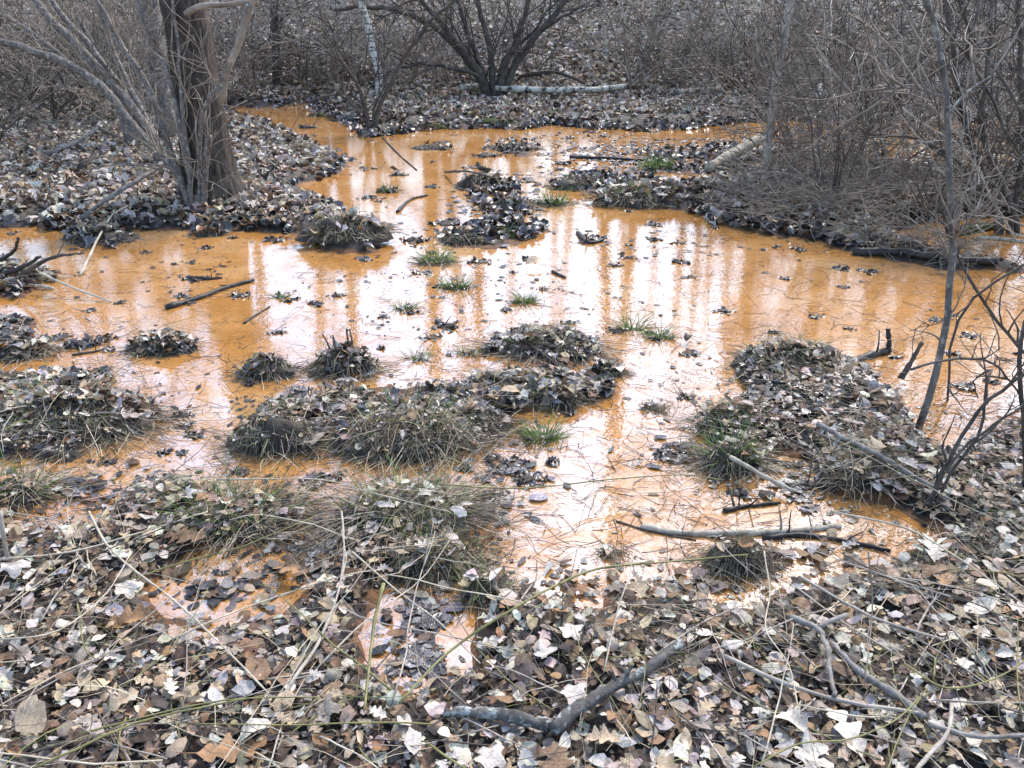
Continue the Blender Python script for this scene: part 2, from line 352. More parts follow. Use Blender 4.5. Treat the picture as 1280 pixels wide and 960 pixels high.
def curled(kind, hi, amt=1.0):
    v, q, t = shape(kind, hi); x, y = v[:, 0].copy(), v[:, 1].copy()
    k = U(.4, 3.2)*rng.choice([-1, 1, 1])*amt+1e-3; k2 = U(-1.6, 1.6)*amt+1e-3; sk = U(-.5, .5)
    yy = y+sk*x*.3; z = (1-np.cos(k*yy))/k; y2 = np.sin(k*yy)/k-sk*x*.3
    z = z+(1-np.cos(k2*x))/k2; x2 = np.sin(k2*x)/k2
    z = z+np.abs(y)*U(-.1, .45)*amt
    for _ in range(5):
        a, b, c = U(-14, 14), U(-14, 14), U(0, 6.3); z = z+np.sin(a*x+b*y+c)*U(.008, .03)*amt
    p = np.stack([x2, y2, z], 1); p[:, 2] -= p[:, 2].mean(); return p, q, t
KINDS = ['oak', 'ovate', 'maple', 'scrap']
HI = {k: [curled(k, 1, U(.5, 1.6)) for _ in range(8)] for k in KINDS}
LO = {k: [curled(k, False, U(.7, 1.5)) for _ in range(8)] for k in KINDS}
def rots(yaw, ax, tilt):
    n = len(yaw); c, s = np.cos(yaw), np.sin(yaw); Z = np.zeros((n, 3, 3)); Z[:, 0, 0] = c; Z[:, 0, 1] = -s; Z[:, 1, 0] = s; Z[:, 1, 1] = c; Z[:, 2, 2] = 1
    u = np.stack([np.cos(ax), np.sin(ax), 0*ax], 1); K = np.zeros((n, 3, 3)); K[:, 0, 1] = -u[:, 2]; K[:, 0, 2] = u[:, 1]; K[:, 1, 0] = u[:, 2]; K[:, 1, 2] = -u[:, 0]; K[:, 2, 0] = -u[:, 1]; K[:, 2, 1] = u[:, 0]
    return (np.eye(3)+np.sin(tilt)[:, None, None]*K+(1-np.cos(tilt))[:, None, None]*(K@K))@Z
def scatter(mb, lib, weights, pos, size, col, tilt=.45, zs=1.0):
    n = len(pos); kid = rng.choice(4, n, p=np.asarray(weights)/sum(weights)); var = rng.integers(0, 8, n)
    Rm = rots(U(0, 6.283, n), U(0, 6.283, n), rng.normal(0, tilt, n))
    for a in range(4):
        for b in range(8):
            m = np.nonzero((kid == a) & (var == b))[0]
            if not len(m): continue
            p, q, t = lib[KINDS[a]][b]; nv = len(p); p = p*np.array([1, 1, zs])
            v = np.einsum('nij,vj->nvi', Rm[m], p)*size[m][:, None, None]+pos[m][:, None, :]
            off = (np.arange(len(m))*nv)[:, None, None]
            mb.add(v.reshape(-1, 3), (q[None]+off).reshape(-1, 4), (t[None]+off).reshape(-1, 3) if len(t) else None, np.repeat(col[m], nv, axis=0))
PAL = np.array([[.58, .51, .415], [.40, .30, .195], [.29, .235, .185], [.20, .12, .068], [.105, .066, .042], [.42, .375, .335], [.05, .037, .03], [.29, .165, .08]])
PALN = ['pale bleached', 'light tan', 'grey brown', 'chestnut brown', 'dark brown', 'silvery grey', 'blackish wet', 'orange brown']
WETPAL = np.array([[.045, .039, .037], [.075, .062, .055], [.14, .12, .11], [.025, .022, .022], [.16, .075, .028], [.22, .2, .19]])
def colours(n, p, pal=PAL):
    i = rng.choice(len(pal), n, p=np.asarray(p, float)/np.sum(p)); return pal[i]*U(.7, 1.25, n)[:, None]*(1+rng.normal(0, .05, (n, 3)))

# ------------------------------------------------------------------ tussocks, tufts and wet clumps
DEAD = np.array([[.50, .42, .29], [.36, .29, .19], [.25, .20, .13], [.13, .105, .07], [.06, .05, .035]])
GRN = np.array([[.11, .21, .035], [.17, .27, .05], [.075, .135, .028], [.21, .24, .075]])
def blades(mb, n, rx, ry, h, L, pal, up=(.5, 1.2), droop=-.22, wid=.0035, top=1.0, N=6):
    th = U(0, 6.283, n); r = np.sqrt(U(0, 1, n))*top; x = r*np.cos(th)*rx; y = r*np.sin(th)*ry; z = h*np.clip(1-r*r, 0, 1)**.85
    d = np.stack([np.cos(th)*(.35+r)+rng.normal(0, .35, n), np.sin(th)*(.35+r)+rng.normal(0, .35, n), U(*up, n)], 1)
    p = grow(np.stack([x, y, z-.01], 1), d, U(.5, 1.2, n)*L, N, .12, droop); p[:, :, 2] = np.maximum(p[:, :, 2], .004)
    wd = wid*U(.6, 1.3, n)[:, None]*np.linspace(1, .3, N)[None]
    mb.ribbons(p, wd, colours(n, np.ones(len(pal)), pal))
def mat_blades(mb, n, rx, ry, h, L, pal, wid, N=7):
    # blades combed flat and tangled over the hump
    th = U(0, 6.283, n); r = np.sqrt(U(0, 1, n)); x = r*np.cos(th)*rx; y = r*np.sin(th)*ry; a0 = U(0, 6.283)
    a = np.where(U(0, 1, n) < .45, a0+rng.normal(0, .5, n), np.where(U(0, 1, n) < .5, np.arctan2(y, x)+rng.normal(0, .6, n), U(0, 6.283, n)))
    st = U(.4, 1.2, n)*L/(N-1); P_ = np.zeros((n, N, 3)); off = U(.004, .03, n)
    for i in range(N):
        hh = h*np.clip(1-(x/rx)**2-(y/ry)**2, 0, 1)**.85; P_[:, i] = np.stack([x, y, np.maximum(hh+off*U(.5, 1.2, n)*math.sin(math.pi*(i+.6)/N), .003)], 1)
        x = x+np.cos(a)*st; y = y+np.sin(a)*st; a = a+rng.normal(0, .22, n)
    mb.ribbons(P_, wid*U(.6, 1.2, n)[:, None]*np.linspace(1, .5, N)[None], colours(n, np.ones(len(pal)), pal))
def mound_mesh(rx, ry, h, seed, n=26, m=9):
    mb = MB(); th = np.arange(n)/n*2*math.pi; rr_ = np.linspace(0, 1, m)[1:]
    V = [[0, 0, h]]
    for r in rr_:
        z = h*max(0, 1-r*r)**.85
        for t in th:
            k = .95+.5*float(fbm(math.cos(t)*2.2+seed, math.sin(t)*2.2+r*2, seed, 3)); V.append([math.cos(t)*r*rx*k, math.sin(t)*r*ry*k, z*(1+.8*float(vnoise(math.cos(t)*3*r+seed, math.sin(t)*3*r, seed)))-(.05 if r == 1 else 0)])
    j = np.arange(n); t0 = np.stack([j*0, 1+j, 1+(j+1) % n], -1); qs = [np.stack([1+i*n+j, 1+(i+1)*n+j, 1+(i+1)*n+(j+1) % n, 1+i*n+(j+1) % n], -1) for i in range(m-2)]
    mb.add(V, np.concatenate(qs), t0); return mb
LAND = {}         # landmarks used in labels
LITTER_EXTRA = [] # extra leaf positions draped on mounds
def tussock(px, py, wpx, hpx, label, dead=160, green=25, leafy=12, stubs=0, L=.2, name='grass_tussock', cat='tussock', moss=False, group=None, depth=.55):
    p = G(px, py, 0.0); s = slant(p)/F; rx = wpx*s/2; ry = rx*depth; dp = math.asin(EYE/slant(p)); h = max(.2*hpx, hpx-.75*depth*wpx*math.sin(dp))/math.cos(dp)*s*.5
    cz = max(-.005, float(land(p[0], p[1])[0])-.02)
    e = empty(name, (p[0], p[1], cz)); tag(e, label, cat, group)
    TUS.append((p[0], p[1], cz, rx, ry, h))
    mound_mesh(rx, ry, h, len(TUS)).build('mound', M_MOSS if moss else M_MUD, e)
    wid = max(.0026, s*1.0)
    if dead:
        mb = MB(); blades(mb, int(dead*.35), rx, ry, h, L, DEAD, (.1, .9), -.24, wid*.9); mat_blades(mb, int(dead*2.3), rx*1.0, ry*1.0, h, L*1.05, DEAD, wid*.9); tag(mb.build('dead_blades', M_BLADE, e), kind='stuff')
    if green:
        mb = MB(); blades(mb, green, rx*.8, ry*.8, h*.95, L*.8, GRN, (.8, 1.9), -.12, wid*.95, .8); tag(mb.build('green_blades', M_GREEN, e), kind='stuff')
    for i in range(stubs):
        t = U(0, 6.3); st = np.array([[math.cos(t)*rx*.3, math.sin(t)*ry*.3, h*.7]]); mb = MB()
        pts = grow(st, [[U(-.3, .3), U(-.3, .3), 1]], np.array([U(.5, 1.1)*h+.05]), 4, .08); mb.tubes(pts, taper(1, 4, [.006], [.004]), 5); mb.build('cut_stem', M_DARKTWIG, e)
    if leafy:
        th = U(0, 6.283, leafy); r = np.sqrt(U(0, 1, leafy))*.95
        leafy = int(leafy*.7)+1; th = th[:leafy]; r = r[:leafy]; LITTER_EXTRA.append(np.stack([p[0]+r*np.cos(th)*rx, p[1]+r*np.sin(th)*ry], 1))
    return e
T = tussock
# near and middle tussocks
T(205, 436, 84, 42, 'lone brown clump of sedge and soaked leaves in the open orange water', 120, 4, 16, L=.12)
T(335, 468, 68, 46, 'small domed tussock with straw fringe beside the tussock of cut stems', 130, 26, 5, L=.13)
T(432, 464, 86, 62, 'dark domed tussock with cut brown stems standing out of its top', 240, 8, 4, 6, L=.16)
T(345, 556, 112, 80, 'leaf strewn tussock at the end of the long middle island', 220, 22, 22, L=.2)
T(510, 552, 196, 92, 'broad shaggy tussock whose pale blades droop over the water', 620, 60, 26, L=.26)
T(592, 535, 110, 62, 'brown leafy hump joined to the broad shaggy tussock', 180, 8, 26, L=.15)
T(690, 502, 92, 48, 'dark round tussock with short green tips beyond the bright green tuft', 240, 60, 6, L=.12)
T(686, 437, 118, 52, 'low tussock combed over with long straw blades', 300, 14, 10, L=.26)
T(757, 466, 52, 28, 'small dark tussock next to the straw combed one', 110, 10, 3, L=.09)
T(435, 304, 102, 46, 'black mound at the tip of the bank beyond the big trunk', 200, 4, 60, L=.2)
T(985, 462, 120, 56, 'grassy hump at the far end of the litter covered island', 260, 60, 24, L=.16)
T(916, 536, 96, 46, 'hump of pale leaves and short grass at the island edge', 180, 50, 24, L=.14)
T(914, 582, 76, 62, 'green and straw sedge drooping into the pool by the pale broken stick', 240, 110, 3, L=.2)
T(1082, 602, 130, 56, 'leafy hump with green blades beside the narrow wet channel', 160, 50, 30, L=.16)
T(922, 708, 86, 74, 'dark rounded tussock just below the bleached stick', 340, 20, 2, L=.1)
T(92, 530, 190, 90, 'wide mound of soaked leaves and straw in the water near the pink pool', 420, 40, 70, L=.26)
T(292, 655, 160, 62, 'grass and leaf mound above the small blue pool', 380, 150, 46, L=.24)
T(508, 655, 160, 76, 'straw covered tussock between the two near pools', 620, 90, 14, L=.26)
T(538, 708, 124, 78, 'dark shaggy tussock overhanging the narrow near puddle', 420, 70, 8, L=.17)
T(606, 745, 62, 60, 'upright dark grass clump at the water edge by the narrow puddle', 150, 50, 4, L=.15)
T(18, 622, 80, 50, 'greenish tussock cut by the picture edge near the pink pool', 220, 90, 14, L=.2)
T(25, 442, 80, 34, 'low brown tussock in the water below the stick pile', 120, 8, 14, L=.14)
T(22, 350, 90, 36, 'black heap of roots and mud under the stick pile', 70, 0, 10, L=.12)
T(125, 300, 82, 26, 'mossy black hump in the water off the leaf bank', 60, 8, 10, L=.1)
T(264, 293, 50, 18, 'flat dark hump of wet leaves below the big trunk', 30, 2, 10, L=.08)
# far tussocks and moss humps
T(600, 234, 60, 34, 'black root hump with straw in the far middle of the pond', 90, 4, 10, L=.14)
T(640, 262, 60, 30, 'brown sedge hump next to the black root hump', 100, 6, 10, L=.14)
T(580, 304, 54, 28, 'rounded brown tussock between leaf debris and the short green tufts', 130, 10, 5, L=.12)
T(798, 254, 120, 38, 'leaf and straw hump where the thicket bank begins', 200, 50, 20, L=.2)
T(725, 234, 80, 26, 'low dark hump before the straw fringed bank', 90, 8, 14, L=.14)
T(640, 186, 72, 14, 'flat black hump in the far water under the moss hump', 50, 0, 10, L=.12)
T(540, 186, 52, 12, 'oval black hump alone in the far orange water', 40, 0, 8, L=.1)
T(500, 219, 22, 7, 'tiny dark hump in the plain orange water', 10, 0, 3, L=.05)
T(618, 157, 70, 12, 'long brown moss hump on the far shore', 30, 0, 4, L=.1, moss=True, name='moss_hump', cat='moss')
T(545, 160, 46, 11, 'green moss hump on the far shore near the small shrub', 20, 0, 2, L=.08, moss=True, name='moss_hump', cat='moss')
T(402, 145, 34, 9, 'green moss hump in the far orange inlet', 10, 0, 2, L=.08, moss=True, name='moss_hump', cat='moss')
T(385, 160, 24, 8, 'black hump in the far orange inlet', 10, 0, 4, L=.08)
# green tufts
def tuft(px, py, wpx, label, n=90, dead=20, L=.12):
    T(px, py, wpx, wpx*.22, label, dead, int(n*1.3), 3, L=L*1.25, name='grass_tuft', cat='grass tuft', group='green grass tufts in the water')
tuft(680, 548, 52, 'bright green tuft below the dark round tussock', 190, 20, .12)
tuft(545, 328, 54, 'yellow green tuft on a muddy patch beside a curled tan leaf', 120, 40, .14)
tuft(632, 296, 32, 'bright green tuft in the middle of the debris strip', 90, 8, .12)
tuft(570, 360, 44, 'green tuft behind black leaf debris in the middle water', 100, 10, .12)
tuft(655, 378, 34, 'neat green tuft standing by itself in the pale water', 110, 8, .11)
tuft(505, 386, 30, 'thin green tuft in the bright reflected streak', 60, 8, .1)
tuft(825, 422, 34, 'green tuft at the end of the sparse reeds', 100, 8, .11)
tuft(790, 412, 40, 'sparse upright green reeds in the pale water', 55, 6, .16)
tuft(582, 442, 22, 'small upright green tuft near the straw combed tussock', 45, 4, .09)
tuft(524, 448, 30, 'small green tuft above the broad shaggy tussock', 45, 10, .1)
tuft(350, 372, 24, 'small olive tuft in the open water above the middle island', 35, 6, .08)
tuft(690, 256, 40, 'olive tuft with straw in the far middle water', 80, 40, .2)
tuft(822, 212, 46, 'bright green tuft on the far wet flat', 120, 10, .2)
tuft(485, 240, 24, 'dark green tuft in the far orange water', 40, 10, .12)
tuft(818, 510, 26, 'small black spiky tuft alone in the white water', 8, 60, .06)
tuft(763, 692, 28, 'small black spiky tuft near the bleached stick', 6, 60, .06)

# wet leaf clumps lying in the water
clump_at = [(640, 585, 50), (690, 578, 22), (560, 410, 34), (405, 260, 30), (460, 248, 26), (520, 300, 40), (560, 280, 44), (345, 300, 28), (300, 370, 30), (395, 380, 26), (245, 350, 30), (620, 620, 40), (840, 570, 44),
            (660, 600, 46), (600, 328, 30), (860, 210, 40), (705, 205, 30), (745, 300, 34), (470, 300, 22), (455, 325, 24), (610, 195, 44), (590, 210, 26), (660, 325, 24), (390, 600, 30), (100, 430, 40), (60, 425, 30), (130, 425, 30), (420, 370, 22)]
def wet_clump(px, py, wpx, label):
    p = G(px, py, 0); s = slant(p)/F; r = wpx*s/2; n = int(6+wpx*.35)
    e = empty('wet_leaf_clump', (p[0], p[1], 0)); tag(e, label, 'leaf clump', 'wet leaf clumps in the water')
    mb = MB(); th = U(0, 6.28, n); rr_ = np.sqrt(U(0, 1, n))*r*.85
    pos = np.stack([rr_*np.cos(th)*1.2, rr_*np.sin(th), .004+(1-rr_/r)*r*.18*U(.2, 1, n)], 1)
    scatter(mb, HI if py > 330 else LO, [2, 3, 3, 3], pos, U(.45, .9, n)*max(.05, min(.09, r*.9)), colours(n, [4, 4, 2, 4, 1.5, .6], WETPAL), .5)
    tag(mb.build('leaves', M_WET, e), kind='stuff')
    m = mound_mesh(r*.7, r*.5, r*.16, int(px)); m.build('mud', M_MUD, e)
CL = []
for px, py, wp in clump_at: CL.append((px, py, wp))
tries = 0
while len(CL) < 150 and tries < 4000:
    tries += 1; px, py = U(0, 1280), 165+U(0, 1)**1.4*480; g_ = G(px, py)
    if land(g_[0], g_[1])[0] > -.04: continue
    CL.append((px, py, U(9, 26)*(0.6+py/900)))
ORD = ['nearest', 'second nearest', 'third nearest', 'fourth nearest', 'fifth nearest', 'sixth nearest', 'seventh nearest', 'eighth nearest', 'ninth nearest', 'tenth nearest', 'eleventh nearest', 'twelfth nearest', 'thirteenth nearest', 'fourteenth nearest', 'fifteenth nearest', 'sixteenth nearest', 'seventeenth nearest', 'eighteenth nearest', 'nineteenth nearest', 'twentieth nearest']
def ranked(items, marks, fmt):
    """items (px, py, look) -> a label for each from its nearest landmark, with an order only where two read alike"""
    near = []
    for px, py, look in items:
        d = [(math.hypot(px-a, (py-b)*1.3), n) for n, (a, b) in marks.items()]; near.append(min(d))
    out = [None]*len(items); cell = {}
    for i, (d, n) in enumerate(near): cell.setdefault((items[i][2], n), []).append((d, i))
    for (look, n), v in cell.items():
        v.sort()
        for r_, (d, i) in enumerate(v): out[i] = fmt(look, n, ORD[min(r_, 19)] if len(v) > 1 else '')
    return out
WMARK = {'the lone brown clump': (205, 436), 'the stick pile': (30, 340), 'the big trunk': (265, 250), 'the black bank tip mound': (435, 304), 'the bright green tuft': (680, 548), 'the straw combed tussock': (686, 437),
         'the stem studded tussock': (432, 464), 'the thicket bank hump': (798, 254), 'the bleached stick': (940, 665), 'the grassy island hump': (985, 462), 'the tall sapling': (1190, 400), 'the far oval hump': (540, 186),
         'the neat green tuft': (655, 378), 'the sparse reeds': (790, 412), 'the far mossy shore': (620, 160), 'the pale tilted log': (920, 195), 'the black spiky tuft in the white water': (818, 510), 'the yellow green tuft': (545, 328), 'the black root log': (1088, 447), 'the floating stick': (260, 370), 'the mossy log': (1215, 290), 'the waterlogged log': (1120, 318), 'the wide leaf mound': (92, 530)}
lab = ranked([(a, b, 'broad black wet leaf clump' if c > 28 else 'small soaked leaf clump') for a, b, c in CL], WMARK,
             lambda look, n, o: f'{look}, {o+" to" if o else "in the water by"} {n}')
for (px, py, wp), l_ in zip(CL, lab): wet_clump(px, py, wp, l_)

# ------------------------------------------------------------------ sticks, logs and canes
def stick(pts, rpx, label, mat, name='fallen_branch', cat='branch', up=None, n=7, N=None, knots=0, group=None, heights=None):
    """a stick lying where its photo points meet the ground; rpx is its thickness in photo px at both ends"""
    w3 = []
    for i, (a, b) in enumerate(pts):
        h = (heights[i] if heights else 0.0)+(up or 0)
        p = on(a, b, h); w3.append(p)
    w3 = np.array(w3); s0 = slant(w3[0])/F; s1 = slant(w3[-1])/F; r0, r1 = rpx[0]*s0/2, rpx[1]*s1/2
    if up is None: w3[:, 2] += r0*.6
    N = N or max(8, len(pts)*4); c = resample(w3, N); L = np.linalg.norm(w3[-1]-w3[0])
    c += rng.normal(0, .12*min(r0, .02), c.shape)
    rad = np.linspace(r0, r1, N)*(1+rng.normal(0, .12, N)); o0 = c[0].copy()
    mb = MB(); mb.tubes((c-o0)[None], rad[None], n)
    o = mb.build(name, mat, None, o0); tag(o, label, cat, group)
    for k in range(knots):
        t = int(U(.2, .95)*(N-1)); d = norm(np.cross(c[min(t+1, N-1)]-c[max(t-1, 0)], rng.normal(size=3)))+(c[min(t+1, N-1)]-c[max(t-1, 0)])*1.5; d[2] = abs(d[2])
        pt = grow((c[t]-o0)[None], d[None], np.array([U(.04, .14)*max(1, L)]), 5, .15); m2 = MB(); m2.tubes(pt, taper(1, 5, [rad[t]*.5], [rad[t]*.2]), 5); m2.build('side_twig', mat, o)
    return o
stick([(575, 112), (600, 111), (640, 114), (736, 115), (786, 110)], (7.5, 6), 'long white birch log lying behind the many stemmed shrub', M_LOG, 'fallen_log', 'log', n=10, heights=[.12]*5)
stick([(650, 97), (690, 92), (712, 97), (730, 106)], (5, 3), 'dark bent branch arching over the birch log', M_DARKTWIG, heights=[.1, .3, .3, .1])
stick([(846, 121), (870, 119), (898, 116)], (10, 9), 'short pale log on the far wet flat', M_PALE, 'fallen_log', 'log', n=9)
stick([(886, 214), (915, 197), (948, 178)], (13, 12), 'pale tilted log with peeled bark against the slim grey trunk', M_PALE, 'fallen_log', 'log', n=10, heights=[.02, .1, .22])
stick([(893, 217), (925, 204), (955, 190)], (9, 8), 'black rotten log under the pale tilted one', M_SODDEN, 'fallen_log', 'log', n=8)
stick([(1018, 118), (1030, 131)], (17, 16), 'white sawn log end deep in the thicket', M_BIRCH, 'fallen_log', 'log', n=12, heights=[.35, .2])
stick([(1040, 128), (1056, 142)], (12, 10), 'stubby pale log piece behind the sawn log end', M_PALE, 'fallen_log', 'log', n=9)
stick([(1034, 214), (1056, 219), (1080, 224)], (9, 7), 'pale broken log on the thicket bank', M_PALE, 'fallen_log', 'log', n=8, knots=1)
stick([(1194, 206), (1206, 222)], (11, 8), 'short cream wood lump in the tangle by the sapling', M_PALE, 'fallen_log', 'log', n=8, heights=[.1, .05])
stick([(1186, 296), (1215, 290), (1245, 286)], (12, 10), 'mossy log half sunk in the far inlet', M_MOSS, 'fallen_log', 'log', n=9)
stick([(1222, 298), (1250, 300), (1300, 306)], (4, 4), 'straight white stick beside the mossy log', M_PALE)
stick([(1065, 318), (1120, 318), (1180, 325), (1245, 330)], (10, 7), 'dark waterlogged log along the thicket bank', M_SODDEN, 'fallen_log', 'log', n=8, knots=2)
stick([(208, 387), (255, 372), (284, 361), (318, 352)], (7, 4), 'dark floating stick with a pale patch in the open orange water', M_SODDEN, knots=1)
stick([(305, 405), (318, 396), (337, 384)], (3, 2), 'thin dark stick near the floating stick', M_SODDEN)
stick([(234, 348), (258, 350), (278, 348)], (5, 3), 'short black stick above the floating one', M_SODDEN, knots=1)
stick([(497, 266), (514, 250), (534, 245)], (4, 3), 'curved black stick in the far orange water', M_SODDEN)
stick([(478, 172), (500, 195), (521, 213)], (2, 1.5), 'thin straight twig slanting in the far water', M_DARKTWIG)
stick([(712, 198), (750, 199), (793, 201)], (5, 3), 'straight dark branch across the far wet flat', M_SODDEN, knots=2)
stick([(556, 216), (590, 216), (620, 225)], (3, 2), 'thin bent branch over the black root hump', M_DARKTWIG, heights=[.02, .1, .05])
stick([(722, 292), (736, 305), (759, 300)], (6, 3), 'black forked stick in the pale middle water', M_SODDEN, knots=2)
stick([(545, 404), (562, 408), (572, 402)], (5, 3), 'short black stick by the middle leaf clump', M_SODDEN, knots=1)
stick([(690, 340), (706, 348)], (4, 3), 'stubby black stick in the bright middle water', M_SODDEN)
stick([(0, 361), (40, 358), (68, 362)], (5, 3), 'pale straight stick at the foot of the stick pile', M_PALE)
stick([(50, 342), (90, 360), (140, 378)], (3, 2), 'long straw coloured stick slanting out of the stick pile', M_STRAW, heights=[.12, .06, 0])
stick([(20, 350), (60, 326), (105, 318)], (5, 2), 'dark stick pointing up from the stick pile', M_DARKTWIG, heights=[.02, .12, .3], knots=2)
stick([(5, 345), (30, 335), (52, 322)], (6, 3), 'thick black stick lying on the stick pile', M_SODDEN, heights=[.05, .1, .18], knots=1)
stick([(-10, 330), (15, 318), (24, 300)], (5, 3), 'upturned root at the edge of the stick pile', M_SODDEN, heights=[.05, .12, .3])
stick([(90, 445), (130, 437), (140, 418)], (3, 2), 'dark twig crossing a soaked leaf patch', M_DARKTWIG, knots=2)
stick([(105, 272), (150, 240), (175, 226), (210, 200)], (5, 4), 'grey fallen stick leaning on the leaf bank', M_GREYWOOD, heights=[.0, .15, .2, .3])
stick([(60, 195), (95, 180), (122, 162)], (5, 4), 'straight grey fallen stick on the far leaf bank', M_GREYWOOD, heights=[0, .1, .2])
stick([(120, 160), (140, 170), (160, 178)], (5, 4), 'dark fallen stick beside the slim grey stems', M_DARKTWIG, heights=[.1, .05, 0])
stick([(100, 345), (140, 270), (160, 258)], (3, 2), 'pale thin stick standing out of the water below the bank', M_STRAW, heights=[0, .1, .2])
bl = stick([(800, 660), (850, 668), (930, 668), (1000, 665), (1050, 659)], (7.5, 6.5), 'long bleached stick across the pool above the dark rounded tussock', M_PALE, 'fallen_branch', 'branch', n=9, knots=1)
stick([(770, 652), (810, 664), (870, 676)], (3, 2), 'thin dark twig crossing the thick end of the bleached stick', M_DARKTWIG)
stick([(955, 674), (1000, 671), (1045, 676), (1112, 690)], (7, 5), 'dark sodden branch beside the bleached stick', M_SODDEN, knots=3)
stick([(905, 640), (935, 634), (975, 630)], (7, 4), 'black knotty branch in the pool above the bleached stick', M_SODDEN, knots=3)
stick([(985, 612), (1012, 606), (1040, 612)], (6, 3), 'short dark branch beside the wet channel', M_SODDEN, knots=1)
stick([(912, 572), (950, 594), (992, 616)], (6, 5), 'pale broken stick slanting down to the pool', M_PALE, heights=[.06, .05, .02])
stick([(1022, 531), (1060, 552), (1102, 573), (1140, 596), (1172, 614)], (6, 5), 'long grey slanting stick on the litter island', M_GREYWOOD, heights=[.05]*5)
stick([(1063, 455), (1088, 447), (1112, 440)], (10, 7), 'black wet root log at the island edge', M_SODDEN, n=8, knots=1)
stick([(1110, 442), (1111, 428), (1110, 413)], (6, 5), 'black upright stub standing on the root log', M_SODDEN, heights=[.0, .06, .12])
stick([(1125, 476), (1140, 452), (1152, 430)], (7, 4), 'dark stub leaning up beside the sapling', M_DARKTWIG, heights=[.02, .12, .22])
stick([(690, 912), (722, 886), (760, 862), (802, 840), (852, 804)], (18, 11), 'thick lichen spotted grey branch on the near leaf litter', M_LICHEN, n=11, up=.062, knots=2)
stick([(556, 890), (590, 890), (620, 892), (688, 906)], (11, 15), 'dark mossy branch butting against the lichen spotted branch', M_LICHEN, n=9, up=.05)
fk = stick([(986, 770), (1004, 778), (1021, 785), (1033, 808), (1038, 841), (1043, 870)], (7.5, 5), 'grey forked stick with a short side arm on the litter', M_GREYWOOD, n=8, up=.07)
a_, b_ = on(1022, 785, .07), on(1059, 768, .085); mb = MB(); c_ = resample([a_, (a_+b_)/2+[0, 0, .004], b_], 6); mb.tubes((c_-np.array(fk.location))[None], np.linspace(.008, .006, 6)[None], 7); mb.build('side_arm', M_GREYWOOD, fk)
stick([(1038, 803), (1078, 842), (1119, 868), (1155, 896)], (6, 10), 'weathered grey driftwood below the forked stick', M_GREYWOOD, n=9, up=.055)
stick([(905, 820), (984, 855), (1051, 875), (1154, 892)], (5, 4), 'long thin grey stick under the driftwood', M_GREYTWIG, up=.06)
stick([(1160, 905), (1219, 920), (1300, 918)], (5, 4), 'curved dark stick among the litter below the driftwood', M_GREYWOOD, up=.06, knots=1)
stick([(1135, 975), (1160, 945), (1185, 915), (1190, 880)], (5, 4), 'thick curved twig rising beside the driftwood', M_GREYTWIG, up=.065)
stick([(1000, 720), (1050, 750), (1100, 775), (1180, 800)], (4, 3), 'long straight grey twig above the forked stick', M_GREYTWIG, up=.065)
stick([(314, 948), (345, 893), (363, 856), (396, 808), (423, 741), (430, 690), (427, 640)], (5, 2), 'long smooth grey stem leaning across the leaf litter', M_GREYTWIG, 'fallen_branch', 'branch', heights=[.02, .03, .05, .07, .1, .12, .14])
stick([(12, 780), (40, 805), (60, 828)], (6, 5), 'short dark grey stick among pale leaves', M_GREYWOOD, up=.02)
stick([(0, 640), (8, 690), (14, 705)], (5, 4), 'pale upright stick at the greenish tussock', M_GREYTWIG, heights=[.2, .06, .0])
# canes
def cane(pts, r, label, mat=M_CANE, heights=None, **k): return stick(pts, (r[0]*.75, r[1]*.75), label, mat, 'fallen_cane', 'cane', heights=[h+.035 for h in (heights or [.05]*len(pts))], n=5, group='thin canes arching over the litter', **k)
cane([(40, 962), (90, 940), (134, 919), (188, 899), (289, 878), (330, 870)], (4, 2.5), 'long olive cane curving over the leaf litter below the reddish leaf')
cane([(100, 918), (160, 902), (235, 884), (300, 874), (400, 872)], (3, 2), 'olive cane lying beside the longer one under the reddish leaf')
cane([(500, 880), (521, 855), (571, 808), (655, 754), (722, 720), (756, 710), (850, 702), (935, 694)], (5, 3), 'long olive cane arching along the water edge to the dark rounded tussock', heights=[.03, .05, .07, .08, .08, .07, .05, .03], knots=4)
cane([(548, 606), (640, 611), (700, 607), (760, 600), (860, 594), (900, 600)], (3, 2), 'thin olive cane stretched over the white water', heights=[.1, .08, .06, .05, .04, .03])
cane([(480, 730), (470, 770), (462, 830), (455, 890)], (6, 4), 'upright olive cane beside the narrow puddle', heights=[.16, .12, .06, .02], knots=2)
cane([(111, 640), (141, 690), (218, 752), (262, 792), (336, 868)], (3.5, 2.5), 'straw coloured cane slanting past the reddish leaf', M_STRAW)
cane([(215, 800), (262, 778), (330, 752), (430, 720), (480, 712)], (3, 2), 'pale straw cane pointing from the blue pool to the narrow puddle', M_STRAW)
cane([(440, 690), (500, 742), (545, 775), (600, 830)], (3, 2), 'pale straw cane across the narrow puddle', M_STRAW)
cane([(0, 700), (90, 690), (170, 668), (260, 640)], (3, 2), 'straw cane across the grassy near edge', M_STRAW)
cane([(0, 800), (70, 790), (130, 745), (165, 690)], (2.5, 2), 'curved straw cane near the blue pool', M_STRAW)
cane([(270, 600), (400, 600), (470, 618), (560, 640)], (2.5, 2), 'straw cane bridging the gap to the straw covered tussock', M_STRAW)
cane([(955, 690), (962, 740), (958, 790), (985, 830), (1000, 900)], (3, 2), 'wavy straw cane hanging below the bleached stick', M_STRAW)
cane([(1040, 640), (1130, 660), (1200, 700), (1285, 760)], (3, 2), 'straw cane across the litter by the large curled leaf', M_STRAW)
cane([(1085, 690), (1090, 760), (1080, 860)], (3, 2), 'brown cane standing over the forked stick', M_TWIG, heights=[.3, .12, .02])
cane([(1130, 830), (1180, 860), (1240, 850), (1290, 820)], (3, 2), 'curving olive cane by the driftwood')
